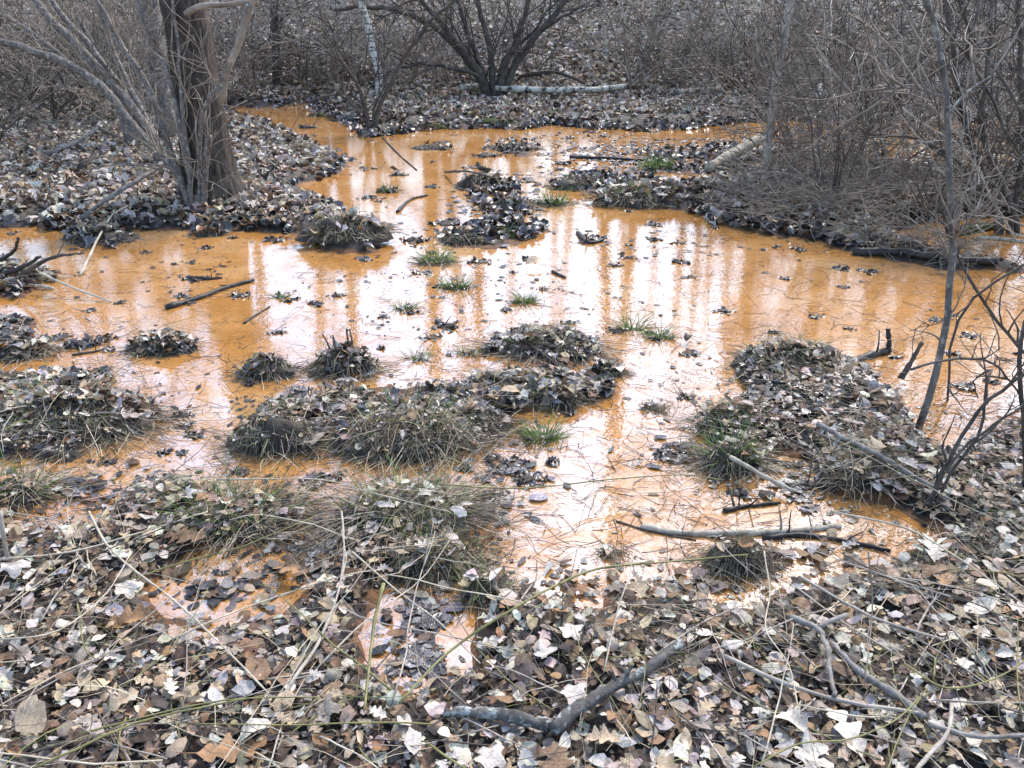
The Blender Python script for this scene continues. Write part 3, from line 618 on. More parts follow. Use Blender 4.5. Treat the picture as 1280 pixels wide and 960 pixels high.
cane([(940, 960), (1000, 930), (1060, 925), (1120, 900), (1160, 860)], (3, 2), 'olive cane looping past the two white oak leaves')

# ------------------------------------------------------------------ trees, shrubs, saplings
def stems_thing(name, label, cat, stems, Y, mat, twigmat, twigs=(20, 60), tl=(.25, .6), seed=0, group=None, base=None, tr=(.004, .0022), hi=7):
    """a plant traced stem by stem at its own distance; twigs are grown off the stems"""
    Y = float(on(*stems[0][0][0])[1])
    b = base if base is not None else P(stems[0][0][0][0], stems[0][0][0][1], Y)
    z = float(HM(b[0], b[1])[0]); e = empty(name, (b[0], b[1], z)); tag(e, label, cat, group); o0 = np.array([b[0], b[1], z])
    allp = []
    for pts, (w0, w1), dy in stems:
        n = len(pts); w3 = np.array([P(a, c, Y+dy*i/(n-1)) for i, (a, c) in enumerate(pts)]); s = Y/F
        N = 16; c = resample(w3, N); c[1:-1] += rng.normal(0, .006*Y/8, (N-2, 3)); c[0, 2] = min(c[0, 2], z-.05) if pts[0] == stems[0][0][0] or abs(c[0, 2]-z) < .35 else c[0, 2]
        rad = np.linspace(w0*s/2, w1*s/2, N); mb = MB(); mb.tubes((c-o0)[None], rad[None], hi); mb.build('stem', mat, e); allp.append(c-o0)
    allp = np.array(allp); k1, k2 = twigs
    if k1:
        mb = MB(); s1, d1, _, _ = offshoot(allp, k1, .15, 1, (.35, 1.0)); L1 = U(*tl, k1)*1.8; p1 = grow(s1, d1+[0, 0, .15], L1, 8, .16, .03); mb.tubes(p1, taper(k1, 8, U(.8, 1.6, k1)*tr[0]*1.5, np.full(k1, tr[1])), 4)
        s2, d2, _, _ = offshoot(p1, k2, .2, 1, (.4, 1.1)); p2 = grow(s2, d2, U(*tl, k2), 5, .2, .02); mb.tubes(p2, taper(k2, 5, np.full(k2, tr[0]), np.full(k2, tr[1])), 3)
        tag(mb.build('twigs', twigmat, e), kind='stuff')
    return e

# the big leaning trunk
TY = float(on(266, 247)[1])
def big_trunk():
    pts = [(267, 268), (266, 240), (262, 215), (257, 180), (251, 140), (244, 100), (237, 50), (229, 0)]; wd = [92, 72, 60, 55, 52, 50, 48, 45]
    w3 = [P(a, c, TY) for a, c in pts]; s = TY/F*1.02
    d = w3[-1]-w3[-3]; d /= d[2]; top = w3[-1]
    for h in (2, 4, 7, 10): w3.append(top+d*h*.8+np.array([0, .25*h, h*.2])); wd.append(52-h*2.6)
    w3 = np.array(w3); b = w3[1].copy(); z = float(HM(b[0], b[1])[0]); b[2] = z
    e = empty('bare_tree', b); tag(e, 'big leaning tree trunk with furrowed grey bark at the pond edge', 'tree')
    N = 110; u = np.r_[0, np.cumsum(np.linalg.norm(np.diff(w3, axis=0), axis=1))]; q_ = np.r_[np.linspace(0, 3.2, 80), np.linspace(3.3, u[-1], 30)]
    c = resample(w3, 400); uu = np.r_[0, np.cumsum(np.linalg.norm(np.diff(c, axis=0), axis=1))]; c = np.stack([np.interp(q_, uu*u[-1]/uu[-1], c[:, i]) for i in range(3)], 1)
    rad = np.interp(q_, u, np.array(wd)*s/2); S = 84; th = np.arange(S)/S*2*math.pi; V = np.zeros((N, S, 3))
    for i in range(N):
        h = q_[i]; ridge = np.abs(vnoise(th*9+h*.9, np.full(S, h*2.2)+np.sin(th*3), 4))*1.0+np.abs(vnoise(th*17-h*.7, np.full(S, h*4.5), 14))*.6
        # bark that wraps round without a seam: blend of the two ends
        wgt = np.clip((th-5.6)/.68, 0, 1); ridge = ridge*(1-wgt)+ridge[0]*wgt
        flare = 1+.26*math.exp(-h/.2)*(.5+.5*np.cos(th*5+1.2))
        r_ = rad[i]*flare*(.9+.27*ridge+.06*np.sin(2*th+h*.6)); V[i, :, 0] = c[i, 0]+np.cos(th)*r_; V[i, :, 1] = c[i, 1]+np.sin(th)*r_; V[i, :, 2] = c[i, 2]
    i = np.arange(N-1)[:, None]; j = np.arange(S)[None]; q = np.stack([i*S+j, i*S+(j+1) % S, (i+1)*S+(j+1) % S, (i+1)*S+j], -1).reshape(-1, 4)
    mb = MB(); mb.add(V.reshape(-1, 3)-b, q); mb.build('trunk', M_TRUNK, e)
    k = 34; s0, d0, _, t0 = offshoot((c[82:]-b)[None], k, .05, 1, (.6, 1.2)); mb = MB(); p0 = grow(s0, d0+[0, 0, .3], U(1.5, 4, k), 9, .15, .06); mb.tubes(p0, taper(k, 9, U(.04, .08, k), np.full(k, .012)), 5)
    k2 = 260; s1, d1, _, _ = offshoot(p0, k2, .2, 1); p1 = grow(s1, d1, U(.6, 1.8, k2), 6, .15, .03); mb.tubes(p1, taper(k2, 6, np.full(k2, .014), np.full(k2, .005)), 3); mb.build('crown', M_TWIG, e)
    for pts_, w_ in (([(278, 128), (279, 110), (283, 88), (296, 60), (305, 30), (316, 0), (325, -40)], (9, 6)), ([(232, 18), (250, 8), (285, 6), (330, -4), (370, -12)], (7, 3)), ([(272, 108), (262, 124), (254, 136)], (5, 4))):
        c3 = resample([P(a, cc, TY-.25) for a, cc in pts_], 14); mb = MB(); mb.tubes((c3-b)[None], np.linspace(w_[0]*s/2, w_[1]*s/2, 14)[None], 7); mb.build('limb', M_TWIG, e)
    return e
big_trunk()
stems_thing('bare_shrub', 'clump of slim stems fanning out from the big trunk foot', 'shrub', [
    ([(238, 257), (222, 215), (205, 166), (180, 100), (150, 55), (122, 0), (110, -40)], (9, 6), .5),
    ([(236, 256), (224, 222), (204, 198), (190, 186)], (9, 8), .2),
    ([(241, 256), (232, 200), (222, 150), (206, 80), (180, 30), (165, -20)], (7, 4), .2),
    ([(250, 256), (250, 215), (249, 172), (256, 130), (276, 106)], (7, 4), -.1),
    ([(254, 255), (258, 200), (262, 170)], (8, 6), -.2), ([(240, 255), (236, 190), (226, 120), (222, 60), (214, -10)], (5, 3), .1)], 8.0, M_STEM, M_TWIG, (60, 170), (.2, .5))
stems_thing('bare_shrub', 'slim grey stems leaning out of the leaf bank with a pale arching limb', 'shrub', [
    ([(206, 205), (196, 190), (160, 150), (130, 113), (100, 90), (60, 70), (0, 52), (-60, 44)], (12, 7), -.2),
    ([(202, 196), (170, 140), (130, 95), (95, 55), (58, 18), (30, -20)], (13, 8), .3),
    ([(204, 196), (180, 150), (150, 108), (115, 60), (80, 22), (55, -15)], (10, 6), .6),
    ([(206, 200), (188, 160), (162, 110), (140, 60), (128, 10), (125, -30)], (8, 5), .4),
    ([(198, 194), (150, 130), (100, 90), (40, 40), (-20, 5)], (7, 4), .8)], 8.9, M_STEM, M_TWIG, (70, 200), (.25, .6))
stems_thing('bare_shrub', 'grey upright stems standing behind the pale arching limb', 'shrub', [
    ([(164, 183), (152, 120), (140, 60), (126, 5), (118, -40)], (15, 10), .1), ([(160, 182), (150, 130), (134, 80), (100, 30), (85, -20)], (8, 4), .3), ([(166, 182), (172, 120), (180, 60), (184, 0), (186, -40)], (6, 4), .2)], 10.6, M_STEM, M_TWIG, (60, 160), (.3, .7))
stems_thing('bare_tree', 'smooth pale grey trunk half hidden behind the big leaning trunk', 'tree', [([(212, 172), (206, 140), (199, 95), (193, 50), (187, 0), (180, -70)], (24, 18), .2)], 11.4, M_STEM, M_TWIG, (16, 50), (.4, 1.0))
stems_thing('bare_shrub', 'many stemmed vase shaped shrub in front of the birch log', 'shrub', [
    ([(610, 121), (598, 96), (576, 66), (555, 45), (530, 26), (498, 13), (450, 9), (418, 13)], (9, 4), .4),
    ([(612, 121), (590, 76), (562, 42), (540, 15), (512, -15)], (9, 5), -.2), ([(614, 121), (601, 82), (586, 46), (576, 14), (566, -18)], (8, 5), .5), ([(619, 121), (616, 86), (610, 50), (600, 14), (594, -18)], (9, 5), .1),
    ([(623, 121), (631, 86), (645, 50), (655, 20), (667, -18)], (9, 5), -.3), ([(627, 122), (641, 86), (672, 44), (697, 14), (718, -18)], (10, 6), .3), ([(621, 121), (628, 80), (648, 54), (690, 30), (730, 5)], (6, 3), .5),
    ([(612, 121), (604, 100), (570, 86), (530, 80), (500, 84)], (6, 3), -.4)], 16.4, M_DARKTWIG, M_DARKTWIG, (50, 130), (.4, 1.0), tr=(.010, .005))
stems_thing('bare_shrub', 'small dark shrub of few stems on the far shore', 'shrub', [
    ([(468, 165), (474, 136), (490, 100), (510, 66), (532, 34), (560, 8), (580, -12)], (6, 3.5), .2), ([(463, 165), (456, 130), (446, 106), (430, 80), (410, 66)], (5, 2.5), -.2), ([(461, 164), (452, 122), (441, 90), (420, 55), (412, 30)], (4, 2.5), .2),
    ([(466, 164), (470, 130), (480, 110), (484, 85)], (4, 2), .1), ([(464, 165), (440, 130), (415, 110)], (3.5, 2), .0)], 13.0, M_DARKTWIG, M_DARKTWIG, (26, 70), (.25, .6), tr=(.007, .004))
stems_thing('birch_tree', 'thin white birch stem beyond the small dark shrub', 'tree', [([(476, 124), (471, 80), (464, 50), (458, 25), (452, -5), (447, -60)], (9, 7), 0)], 17.6, M_BIRCH, M_TWIG, (8, 16), (.3, .8), tr=(.008, .004))
stems_thing('bare_tree', 'thin straight dark trunk in the brush behind the orange inlet', 'tree', [([(346, 108), (345, 60), (344, 0), (343, -80)], (10, 9), 0)], 18.4, M_DARKTWIG, M_DARKTWIG, (16, 40), (.5, 1.2), tr=(.01, .005))
stems_thing('bare_tree', 'slim lichen grey trunk standing in the thicket by the tilted log', 'tree', [([(957, 225), (960, 185), (965, 140), (971, 95), (979, 50), (988, 5), (998, -60)], (11, 8), .3)], 9.3, M_GREYTWIG, M_TWIG, (40, 120), (.3, .8))
SAP = stems_thing('sapling', 'tall slender sapling rising from the near bank past the thicket', 'sapling', [([(1147, 534), (1166, 480), (1180, 420), (1187, 370), (1189, 300), (1185, 200), (1181, 120), (1172, 50), (1156, 0), (1140, -60)], (10.5, 6), .1),
    ([(1183, 150), (1196, 130), (1215, 110), (1245, 92)], (4, 2), .1), ([(1188, 310), (1204, 280), (1230, 262)], (3, 1.5), -.1), ([(1181, 122), (1150, 112), (1105, 108)], (3, 1.5), .1)], 3.22, M_STEM, M_TWIG, (34, 60), (.1, .28), tr=(.0025, .0016))
stems_thing('bare_shrub', 'dark arching stems rising from the far inlet beside the sapling', 'shrub', [
    ([(1252, 292), (1240, 250), (1222, 200), (1204, 150), (1196, 100), (1188, 40), (1180, -20)], (9, 5), .2), ([(1276, 294), (1262, 250), (1240, 205), (1228, 160), (1235, 80), (1240, 0)], (7, 4), .1),
    ([(1258, 290), (1230, 240), (1180, 190), (1130, 170), (1080, 168)], (5, 3), -.3), ([(1262, 292), (1275, 220), (1278, 120), (1272, 0)], (8, 5), .3)], 6.6, M_DARKTWIG, M_DARKTWIG, (80, 240), (.2, .5))
stems_thing('bare_shrub', 'reddish arching bramble canes reaching in from the side', 'shrub', [
    ([(1330, 480), (1300, 250), (1280, 202), (1253, 160), (1236, 114), (1206, 67), (1222, 18), (1228, -20)], (4.5, 3), .2), ([(1335, 480), (1310, 200), (1278, 146), (1253, 100), (1220, 54), (1196, 0), (1190, -30)], (5, 3), .1),
    ([(1335, 485), (1300, 455), (1280, 441), (1223, 367), (1197, 320), (1175, 250), (1160, 200)], (5, 3), -.1), ([(1340, 480), (1310, 320), (1280, 331), (1226, 364), (1199, 398), (1187, 440), (1186, 556)], (4, 3), -.2)], 3.6, M_DARKTWIG, M_DARKTWIG, (40, 90), (.1, .3), tr=(.0028, .0016))
stems_thing('bare_shrub', 'dark crossed stems leaning over the bank below the sapling', 'shrub', [
    ([(1158, 642), (1172, 606), (1188, 572), (1226, 510), (1282, 466), (1330, 430)], (6, 5), .15), ([(1166, 640), (1186, 596), (1224, 540), (1234, 480), (1240, 462)], (5, 4), .2), ([(1150, 640), (1205, 560), (1290, 500)], (4, 3), .1),
    ([(1262, 740), (1268, 690), (1278, 640), (1282, 560), (1275, 450), (1282, 400)], (9, 6), .2), ([(1139, 462), (1186, 449), (1236, 452), (1266, 480), (1290, 530)], (4, 3), .5)], 2.5, M_DARKTWIG, M_DARKTWIG, (20, 50), (.08, .2), tr=(.0025, .0015))

# the thickets: leafless shrubs, some kinds grown once and copied
def shrub_mesh(n0, h, spread, k1, k2, k3, r=.012, droop=-.02, fine=.003, wander=.13):
    mb = MB(); a = U(0, 6.283, n0); t = U(.1, spread, n0); st = np.stack([np.cos(a)*.08, np.sin(a)*.08, 0*a-.06], 1)
    d = np.stack([np.cos(a)*np.sin(t), np.sin(a)*np.sin(t), np.cos(t)], 1)
    p0 = grow(st, d, U(.7, 1.2, n0)*h, 12, wander*.7, droop); mb.tubes(p0, taper(n0, 12, U(.7, 1.3, n0)*r, np.full(n0, fine*1.4)), 5)
    s, d, _, _ = offshoot(p0, k1, .15, 1, (.4, 1.0)); p1 = grow(s, d+[0, 0, .1], U(.2, .55, k1)*h, 8, wander, droop); mb.tubes(p1, taper(k1, 8, U(.7, 1.2, k1)*r*.45, np.full(k1, fine)), 4)
    s, d, _, _ = offshoot(p1, k2, .15, 1, (.4, 1.2)); p2 = grow(s, d, U(.1, .28, k2)*h, 5, wander*1.3, 0); mb.tubes(p2, taper(k2, 5, np.full(k2, fine*1.25), np.full(k2, fine*.8)), 3)
    s, d, _, _ = offshoot(p2, k3, .2, 1, (.4, 1.2)); p3 = grow(s, d, U(.06, .16, k3)*h, 4, wander*1.3, 0); mb.tubes(p3, taper(k3, 4, np.full(k3, fine), np.full(k3, fine*.6)), 3)
    return mb
SHN = [shrub_mesh(8, 1.7, 1.25, 44, 130, 80, .011, -.02, .0036).mesh('bare_shrub', M_TWIG) for _ in range(3)]+[shrub_mesh(9, 1.5, 1.4, 50, 130, 80, .009, -.03, .0040).mesh('bare_shrub', M_GREYTWIG) for _ in range(3)]+[shrub_mesh(7, 2.1, .8, 40, 120, 70, .012, -.03, .0036).mesh('bare_shrub', M_DARKTWIG) for _ in range(2)]
SHF = [shrub_mesh(8, 2.6, 1.1, 46, 110, 90, .018, -.04, .0055).mesh('bare_shrub', M_TWIG) for _ in range(3)]+[shrub_mesh(8, 2.2, 1.35, 46, 110, 90, .014, -.08, .005).mesh('bare_shrub', M_DARKTWIG) for _ in range(3)]+[shrub_mesh(8, 2.8, 1.0, 46, 110, 90, .015, -.03, .006).mesh('bare_shrub', M_GREYTWIG) for _ in range(2)]
LOOK = {M_TWIG.name: 'brown leafless shrub', M_DARKTWIG.name: 'dark leafless shrub', M_GREYTWIG.name: 'pale grey leafless shrub'}
SH = []
for px, py, sc in [(975, 232, .8), (1010, 226, 1.), (1040, 250, .75), (1060, 215, 1.1), (1090, 240, .9), (1110, 205, 1.2), (1150, 230, 1.05), (1200, 240, 1.1), (1235, 225, 1.2), (1262, 250, 1.1), (1290, 300, .9), (1300, 230, 1.2), (1000, 190, 1.1), (1075, 180, 1.25), (1160, 180, 1.3), (1240, 180, 1.4)]:
    SH.append((px, py, sc, SHN))
for px, py, sc in [(15, 165, .9), (60, 150, 1.), (100, 145, 1.), (135, 150, .9), (-30, 150, 1.), (30, 128, 1.1), (80, 125, 1.1), (290, 125, .8), (325, 118, .8), (-60, 190, .8), (180, 140, .9), (-20, 200, .6), (240, 128, .9)]:
    SH.append((px, py, sc, SHF))
for px in np.linspace(10, 1275, 30):
    if 670 < px < 790: continue
    SH.append((px+U(-18, 18), U(88, 112) if px < 800 else U(92, 128), U(.7, 1.05), SHF))
for px, py in [(380, 112), (420, 100), (520, 100), (545, 95), (790, 92), (830, 100), (880, 100), (930, 110), (820, 60), (900, 70), (985, 120), (1050, 128)]: SH.append((px, py, U(.55, .85), SHF))
SMARK = {'the pale sawn log end': (1023, 124), 'the tall sapling': (1185, 200), 'the slim lichen grey trunk': (960, 200), 'the pale arching limb': (60, 70), 'the grey upright stems': (163, 175), 'the thin straight trunk': (345, 100), 'the white birch stem': (475, 100), 'the vase shaped shrub': (617, 115),
         'the bare leaf slope': (730, 60), 'the short pale log': (870, 118), 'the far inlet': (1250, 290), 'the big trunk': (262, 150), 'the pale tilted log': (920, 195)}
picks = [(a, b, c, L_[int(rng.choice(8, p=[.13, .13, .13, .15, .15, .15, .08, .08] if L_ is SHF else [.14, .14, .14, .1, .1, .1, .14, .14]))]) for a, b, c, L_ in SH]
lab = ranked([(a, b, LOOK[m.materials[0].name]) for a, b, c, m in picks], SMARK, lambda look, n, o: f'{look} in the brush, {o+" to" if o else "close to"} {n}')
for (px, py, sc, me), l_ in zip(picks, lab):
    x_, y_, _ = on(px, py)
    o = bpy.data.objects.new('bare_shrub', me); COL.objects.link(o); o.location = (x_, y_, float(HM(x_, y_)[0])); o.rotation_euler = (0, 0, U(0, 6.28)); o.scale = (sc*U(.9, 1.2),)*2+(sc,)
    tag(o, l_, 'shrub', 'leafless shrubs of the thickets')

# tall bare trees up the slope; they stand beyond the frame's top edge and show as streaks mirrored in the pond
def tall_tree(h, r):
    tr = MB(); p = grow(np.array([[0, 0, -.2]]), [[U(-.04, .04), U(-.04, .04), 1]], np.array([h]), 16, .018, .01); tr.tubes(p, taper(1, 16, [r], [r*.16]), 9)
    cr = MB(); k = 22; s, d, _, t = offshoot(p, k, .55, .98, (.45, .9)); p1 = grow(s, d+[0, 0, .2], (1.15-t)*h*.36*U(.6, 1.2, k), 8, .12, .05); cr.tubes(p1, taper(k, 8, r*.28*(1.2-t), np.full(k, .01)), 5)
    k2 = 110; s, d, _, _ = offshoot(p1, k2, .2, 1, (.4, .9)); p2 = grow(s, d, U(.6, 2.0, k2), 6, .14, .04); cr.tubes(p2, taper(k2, 6, np.full(k2, .013), np.full(k2, .005)), 3)
    return tr.mesh('trunk', M_TRUNK2), cr.mesh('crown', M_TWIG)
M_TRUNK2 = bark('slope_tree_bark', (.035, .028, .023), (.14, .12, .1), (3, 3, .5), 6, .02)
TT = [tall_tree(h, r) for h, r in ((25, .26), (27, .3), (23, .2), (26, .22), (22, .16))]
spots = [(745, 31, 1), (792, 29, 0), (845, 36, 2), (878, 33, 4), (950, 30, 1), (1010, 40, 4), (1045, 30, 0), (1085, 34, 1), (1130, 28, 3), (1175, 33, 0), (1205, 28, 1), (1260, 31, 0), (1310, 29, 1), (1370, 33, 3), (1440, 30, 0)]
spots += [(770, 33, 4), (815, 38, 4), (862, 28, 4), (910, 36, 3), (965, 34, 4), (1028, 33, 4), (1062, 38, 4), (1110, 36, 4), (1150, 31, 4), (715, 35, 4)]
spots += [(600, 30, 0), (560, 34, 3), (640, 37, 4), (690, 40, 4), (540, 29, 1), (440, 28, 0), (405, 33, 1), (330, 29, 3), (300, 31, 1), (285, 36, 0), (180, 30, 1), (145, 34, 0), (100, 29, 3), (60, 33, 1), (20, 30, 0), (-40, 32, 1), (-90, 29, 0), (-150, 33, 3), (420, 40, 2), (120, 40, 1), (-10, 41, 0), (1230, 40, 2), (1150, 42, 1)]
for n_, (px, Y, v_) in enumerate(spots):
    x_ = (px-640)/F*Y/math.cos(PITCH)*.93; y_ = Y+U(-1, 1); z = float(land(x_, y_)[0]); e = empty('tall_tree', (x_, y_, z), U(0, 6.28)); s_ = U(.92, 1.1); e.scale = (s_,)*3
    tag(e, 'tall bare forest tree up the slope mirrored in the pond', 'tree', 'tall bare trees on the slope')
    for nm, me in zip(('trunk', 'crown'), TT[v_]):
        o = bpy.data.objects.new(nm, me); COL.objects.link(o); o.parent = e

# ------------------------------------------------------------------ leaf litter
def sample_land(n, x0, x1, y0, y1, zmin=.0, zmax=9):
    """points of the ground spread evenly over what the lens sees of a band, with some margin"""
    px, py = U(x0, x1, n), U(y0, y1, n); a = (px-640)/F; b = (480-py)/F; dy = math.cos(PITCH)+b*math.sin(PITCH); dz = -math.sin(PITCH)+b*math.cos(PITCH)
    z = np.full(n, .08); ok = dz < -.01
    a, dy, dz = a[ok], dy[ok], dz[ok]; z = z[ok]
    for _ in range(3): t = (z-EYE)/dz; X, Yv = a*t, dy*t; z = np.clip(HM(X, Yv), 0, .6)
    h = HM(X, Yv); m = (h > zmin) & (h < zmax) & (Yv < 24); return X[m], Yv[m], h[m]
def litter(name, X, Yv, h, lib, weights, size, pile, pc, wetp, tilt=.45, soak=0.0):
    n = len(X); wet = np.clip(1+soak-(h+np.clip(3.0-Yv, 0, 1)*.06)/np.where(Yv < 6, .05, .075)+vnoise(X*4, Yv*4, 31)*.9, 0, 1) > U(0, 1, n)
    pos = np.stack([X, Yv, np.maximum(h, 0)+U(.002, pile, n)], 1); sz = U(*size, n)
    c = colours(n, pc); dry = MB(); scatter(dry, lib, weights, pos[~wet], sz[~wet], c[~wet], tilt); tag(dry.build(name, M_LEAF), kind='stuff')
    if wet.any():
        wm = MB(); k = int(wet.sum()); scatter(wm, lib, weights, pos[wet], sz[wet], colours(k, wetp, WETPAL), tilt*.6 if tilt < .7 else tilt); tag(wm.build('wet_'+name, M_WET), kind='stuff')
WP = [4, 4, 3, 3, 2, 1.6]
# near bank: even in the world, dense
n = 46000; X = U(-3.6, 3.6, n); Yv = U(.9, 5.6, n); keep = (np.abs(X) < Yv*.68+.35); X, Yv = X[keep], Yv[keep]; h = HM(X, Yv); pd = G(520, 826, 0); m = (h > .012) & (np.hypot((X-pd[0])/.13, (Yv-pd[1])/.12) > 1) & ((Yv < 4.2) | (h > .03)) & ((h < land(X, Yv)+.02) | (U(0, 1, n:=len(X)) < .35)); X, Yv, h = X[m], Yv[m], h[m]
off = sdist(np.stack([X, Yv], 1), NEARP) < -.06; m = ~off | (U(0, 1, len(X)) < .36); X, Yv, h, off = X[m], Yv[m], h[m], off[m]
litter('leaf_litter', X, Yv, h, HI, [1.6, 3, 1.4, 8], (.018, .074), .045, [4.4, 4.8, 3.6, 2.8, 3, 3, 3.2, 1.2], WP, .32, np.where(off, .55, 0))
n = 3500; X2, Y2, h2 = sample_land(60000, -150, 1430, 250, 520, .012); keep = rng.permutation(len(X2))[:6000]
litter('leaf_litter', X2[keep], Y2[keep], h2[keep], LO, [1.5, 3, 3, 4], (.05, .1), .04, [3, 3, 4, 2, 3, 3, 2.5, .8], WP)
X3, Y3, h3 = sample_land(60000, -250, 1530, 95, 300, .0); keep = rng.permutation(len(X3))[:22000]
litter('leaf_litter', X3[keep], Y3[keep], h3[keep], LO, [1, 3, 3, 3], (.07, .14), .06, [5, 4, 4, 1.5, 2, 5, 1.6, .8], WP, .8)
X4, Y4, h4 = sample_land(60000, 260, 1320, 112, 176, -.03); keep = rng.permutation(len(X4))[:7000]
litter('leaf_litter', X4[keep], Y4[keep], h4[keep], LO, [1, 3, 3, 4], (.09, .17), .07, [4, 4, 4, 1.5, 3, 4, 3, .6], WP, .8)
# slope
n = 42000; Yv = 16.5+U(0, 1, n)**1.4*18; X = U(-1, 1, n)*(Yv*.75+2); h = HM(X, Yv); m = h > .02
litter('leaf_litter', X[m], Yv[m], h[m], LO, [1, 3, 3, 3], (.10, .2), .1, [6, 5, 4, 2, 1.6, 5, .6, 1.2], WP, .6)
E = np.concatenate(LITTER_EXTRA); h = HM(E[:, 0], E[:, 1]); mid = E[:, 1] < 6
litter('leaf_litter', E[mid, 0], E[mid, 1], h[mid]+.012, HI, [2, 3, 3, 4], (.04, .075), .012, [4, 2, 5, 1, 2.5, 4, 2, .6], WP, .25)
litter('leaf_litter', E[~mid, 0], E[~mid, 1], h[~mid]+.0, LO, [2, 3, 4, 3], (.05, .09), .03, [3, 2, 4, 1, 2, 3, 2, .4], WP, .5)
n = 60000; X = U(-3.4, 3.4, n); Yv = U(.95, 5.2, n); h = HM(X, Yv); m = (np.abs(X) < Yv*.68+.3) & (h > .006) & (np.hypot((X-pd[0])/.12, (Yv-pd[1])/.11) > 1); X, Yv, h = X[m], Yv[m], h[m]
litter('leaf_crumbs', X, Yv, h, LO, [0, 1, 0, 6], (.008, .032), .03, [3, 5, 4.5, 3, 3, 2.4, 2, 1], WP, .6)
n = 22000; X = U(-6.5, 6.5, n); Yv = U(.2, 5.6, n); e_ = np.abs(X)-Yv*.68; h = HM(X, Yv); m = (e_ > .3) & (e_ < 2.2) & (h > .012); X, Yv, h = X[m], Yv[m], h[m]
litter('leaf_litter', X, Yv, h, LO, [1.6, 3, 2, 5], (.03, .09), .045, [4.4, 4.8, 3.6, 2.8, 3, 3, 3.2, 1.2], WP, .35)
# soaked leaves matted in the small near puddles and on the far wet flat
pts = []
for cx, cy, ax, ay, k in ((520, 826, 46, 30, 120), (540, 770, 26, 20, 40), (275, 742, 55, 26, 40), (385, 690, 40, 34, 150), (540, 755, 30, 26, 24), (1000, 610, 30, 26, 90), (610, 640, 40, 22, 60), (870, 195, 150, 22, 700), (720, 180, 120, 16, 300), (760, 225, 120, 14, 200), (1000, 180, 90, 20, 400), (560, 140, 260, 8, 200), (760, 205, 90, 24, 260), (620, 260, 60, 50, 220), (640, 590, 60, 26, 60), (830, 565, 40, 20, 40), (110, 610, 70, 20, 40)):
    for _ in range(k):
        a = U(0, 6.28); r = math.sqrt(U(0, 1)) if cy < 560 else abs(rng.normal(0, .75)); pts.append(G(cx+ax*r*math.cos(a), cy+ay*r*math.sin(a), 0))
pts = np.array(pts); hh = HM(pts[:, 0], pts[:, 1]); pts = pts[hh < .02]; n = len(pts); pts[:, 2] = U(.001, .012, n); nr_ = pts[:, 1] < 5
mb = MB(); scatter(mb, HI, [1.5, 3, 3, 3], pts[nr_], (.02+.06*U(0, 1, n)**1.5)[nr_], colours(int(nr_.sum()), [4, 4, 3, 4, 1.5, 2.5], WETPAL)*np.array([.85, .88, .95]), .08, .22); tag(mb.build('soaked_leaf_mat', M_WET), kind='stuff')
mb = MB(); scatter(mb, LO, [1, 3, 3, 3], pts[~nr_], U(.05, .12, n)[~nr_], colours(int((~nr_).sum()), [3, 4, 4, 2, 3, 2.5], WETPAL), .12, .4); tag(mb.build('soaked_leaf_mat', M_WET), kind='stuff')
pts = []
for cx, cy, ax, ay, k in ((525, 800, 60, 60, 18), (280, 735, 85, 46, 26), (110, 620, 100, 34, 40), (385, 680, 50, 40, 40), (560, 715, 50, 26, 20), (800, 735, 170, 18, 60), (1010, 700, 100, 26, 40), (1000, 600, 60, 30, 30)):
    for _ in range(k): pts.append(G(cx+ax*rng.normal(0, .6), cy+ay*rng.normal(0, .6), 0))
pts = np.array(pts); hh = HM(pts[:, 0], pts[:, 1]); pts = pts[hh < .03]; n = len(pts); pts[:, 2] = U(.006, .02, n)
mb = MB(); scatter(mb, HI, [2, 3, 2, 3], pts, U(.03, .08, n), colours(n, [2, 3, 4, 2, 3, 2, 2, 1])*.8, .15, .5); tag(mb.build('drifted_leaves', M_LEAF), kind='stuff')
# floating scraps on the water
n = 12000; px, py = U(-60, 1340, n), 130+U(0, 1, n)**1.1*620; gg = np.array([G(a, b) for a, b in zip(px, py)]); hh = HM(gg[:, 0], gg[:, 1]); f_ = fbm(gg[:, 0]*1.1, gg[:, 1]*1.1, 77, 3)
m = (hh < .0) & ((f_ > .16) | ((hh > -.062) & (U(0, 1, n) < .7)) | (U(0, 1, n) < .07)); gg = gg[m]; n = len(gg); big_ = U(0, 1, n)**4
mb = MB(); scatter(mb, HI, [.6, .6, .3, 8], gg+np.stack([0*big_, 0*big_, U(.002, .007, n)], 1), (.012+.05*big_)*np.clip(gg[:, 1]/5, .8, 1.6), colours(n, [4, 4, 2, 3, 2, .5], WETPAL)*.55, .05, .16); tag(mb.build('floating_leaf_scraps', M_WET), kind='stuff')
n = 3600; px, py = U(-60, 1340, n), 150+U(0, 1, n)**.9*560; gg = np.array([G(a, b, .006) for a, b in zip(px, py)]); hh = HM(gg[:, 0], gg[:, 1]); gg = gg[hh < .0]; n = len(gg); th = U(0, 6.28, n)
p = grow(gg, np.stack([np.cos(th), np.sin(th)*.7, U(-.05, .35, n)*(U(0, 1, n) < .4)], 1), U(.03, .2, n), 5, .18, -.0); p[:, :, 2] = np.maximum(p[:, :, 2], .003)
mb = MB(); mb.tubes(p, taper(n, 5, U(.0011, .002, n), np.full(n, .0008)), 3); tag(mb.build('floating_twig_scraps', M_DARKTWIG), kind='stuff')

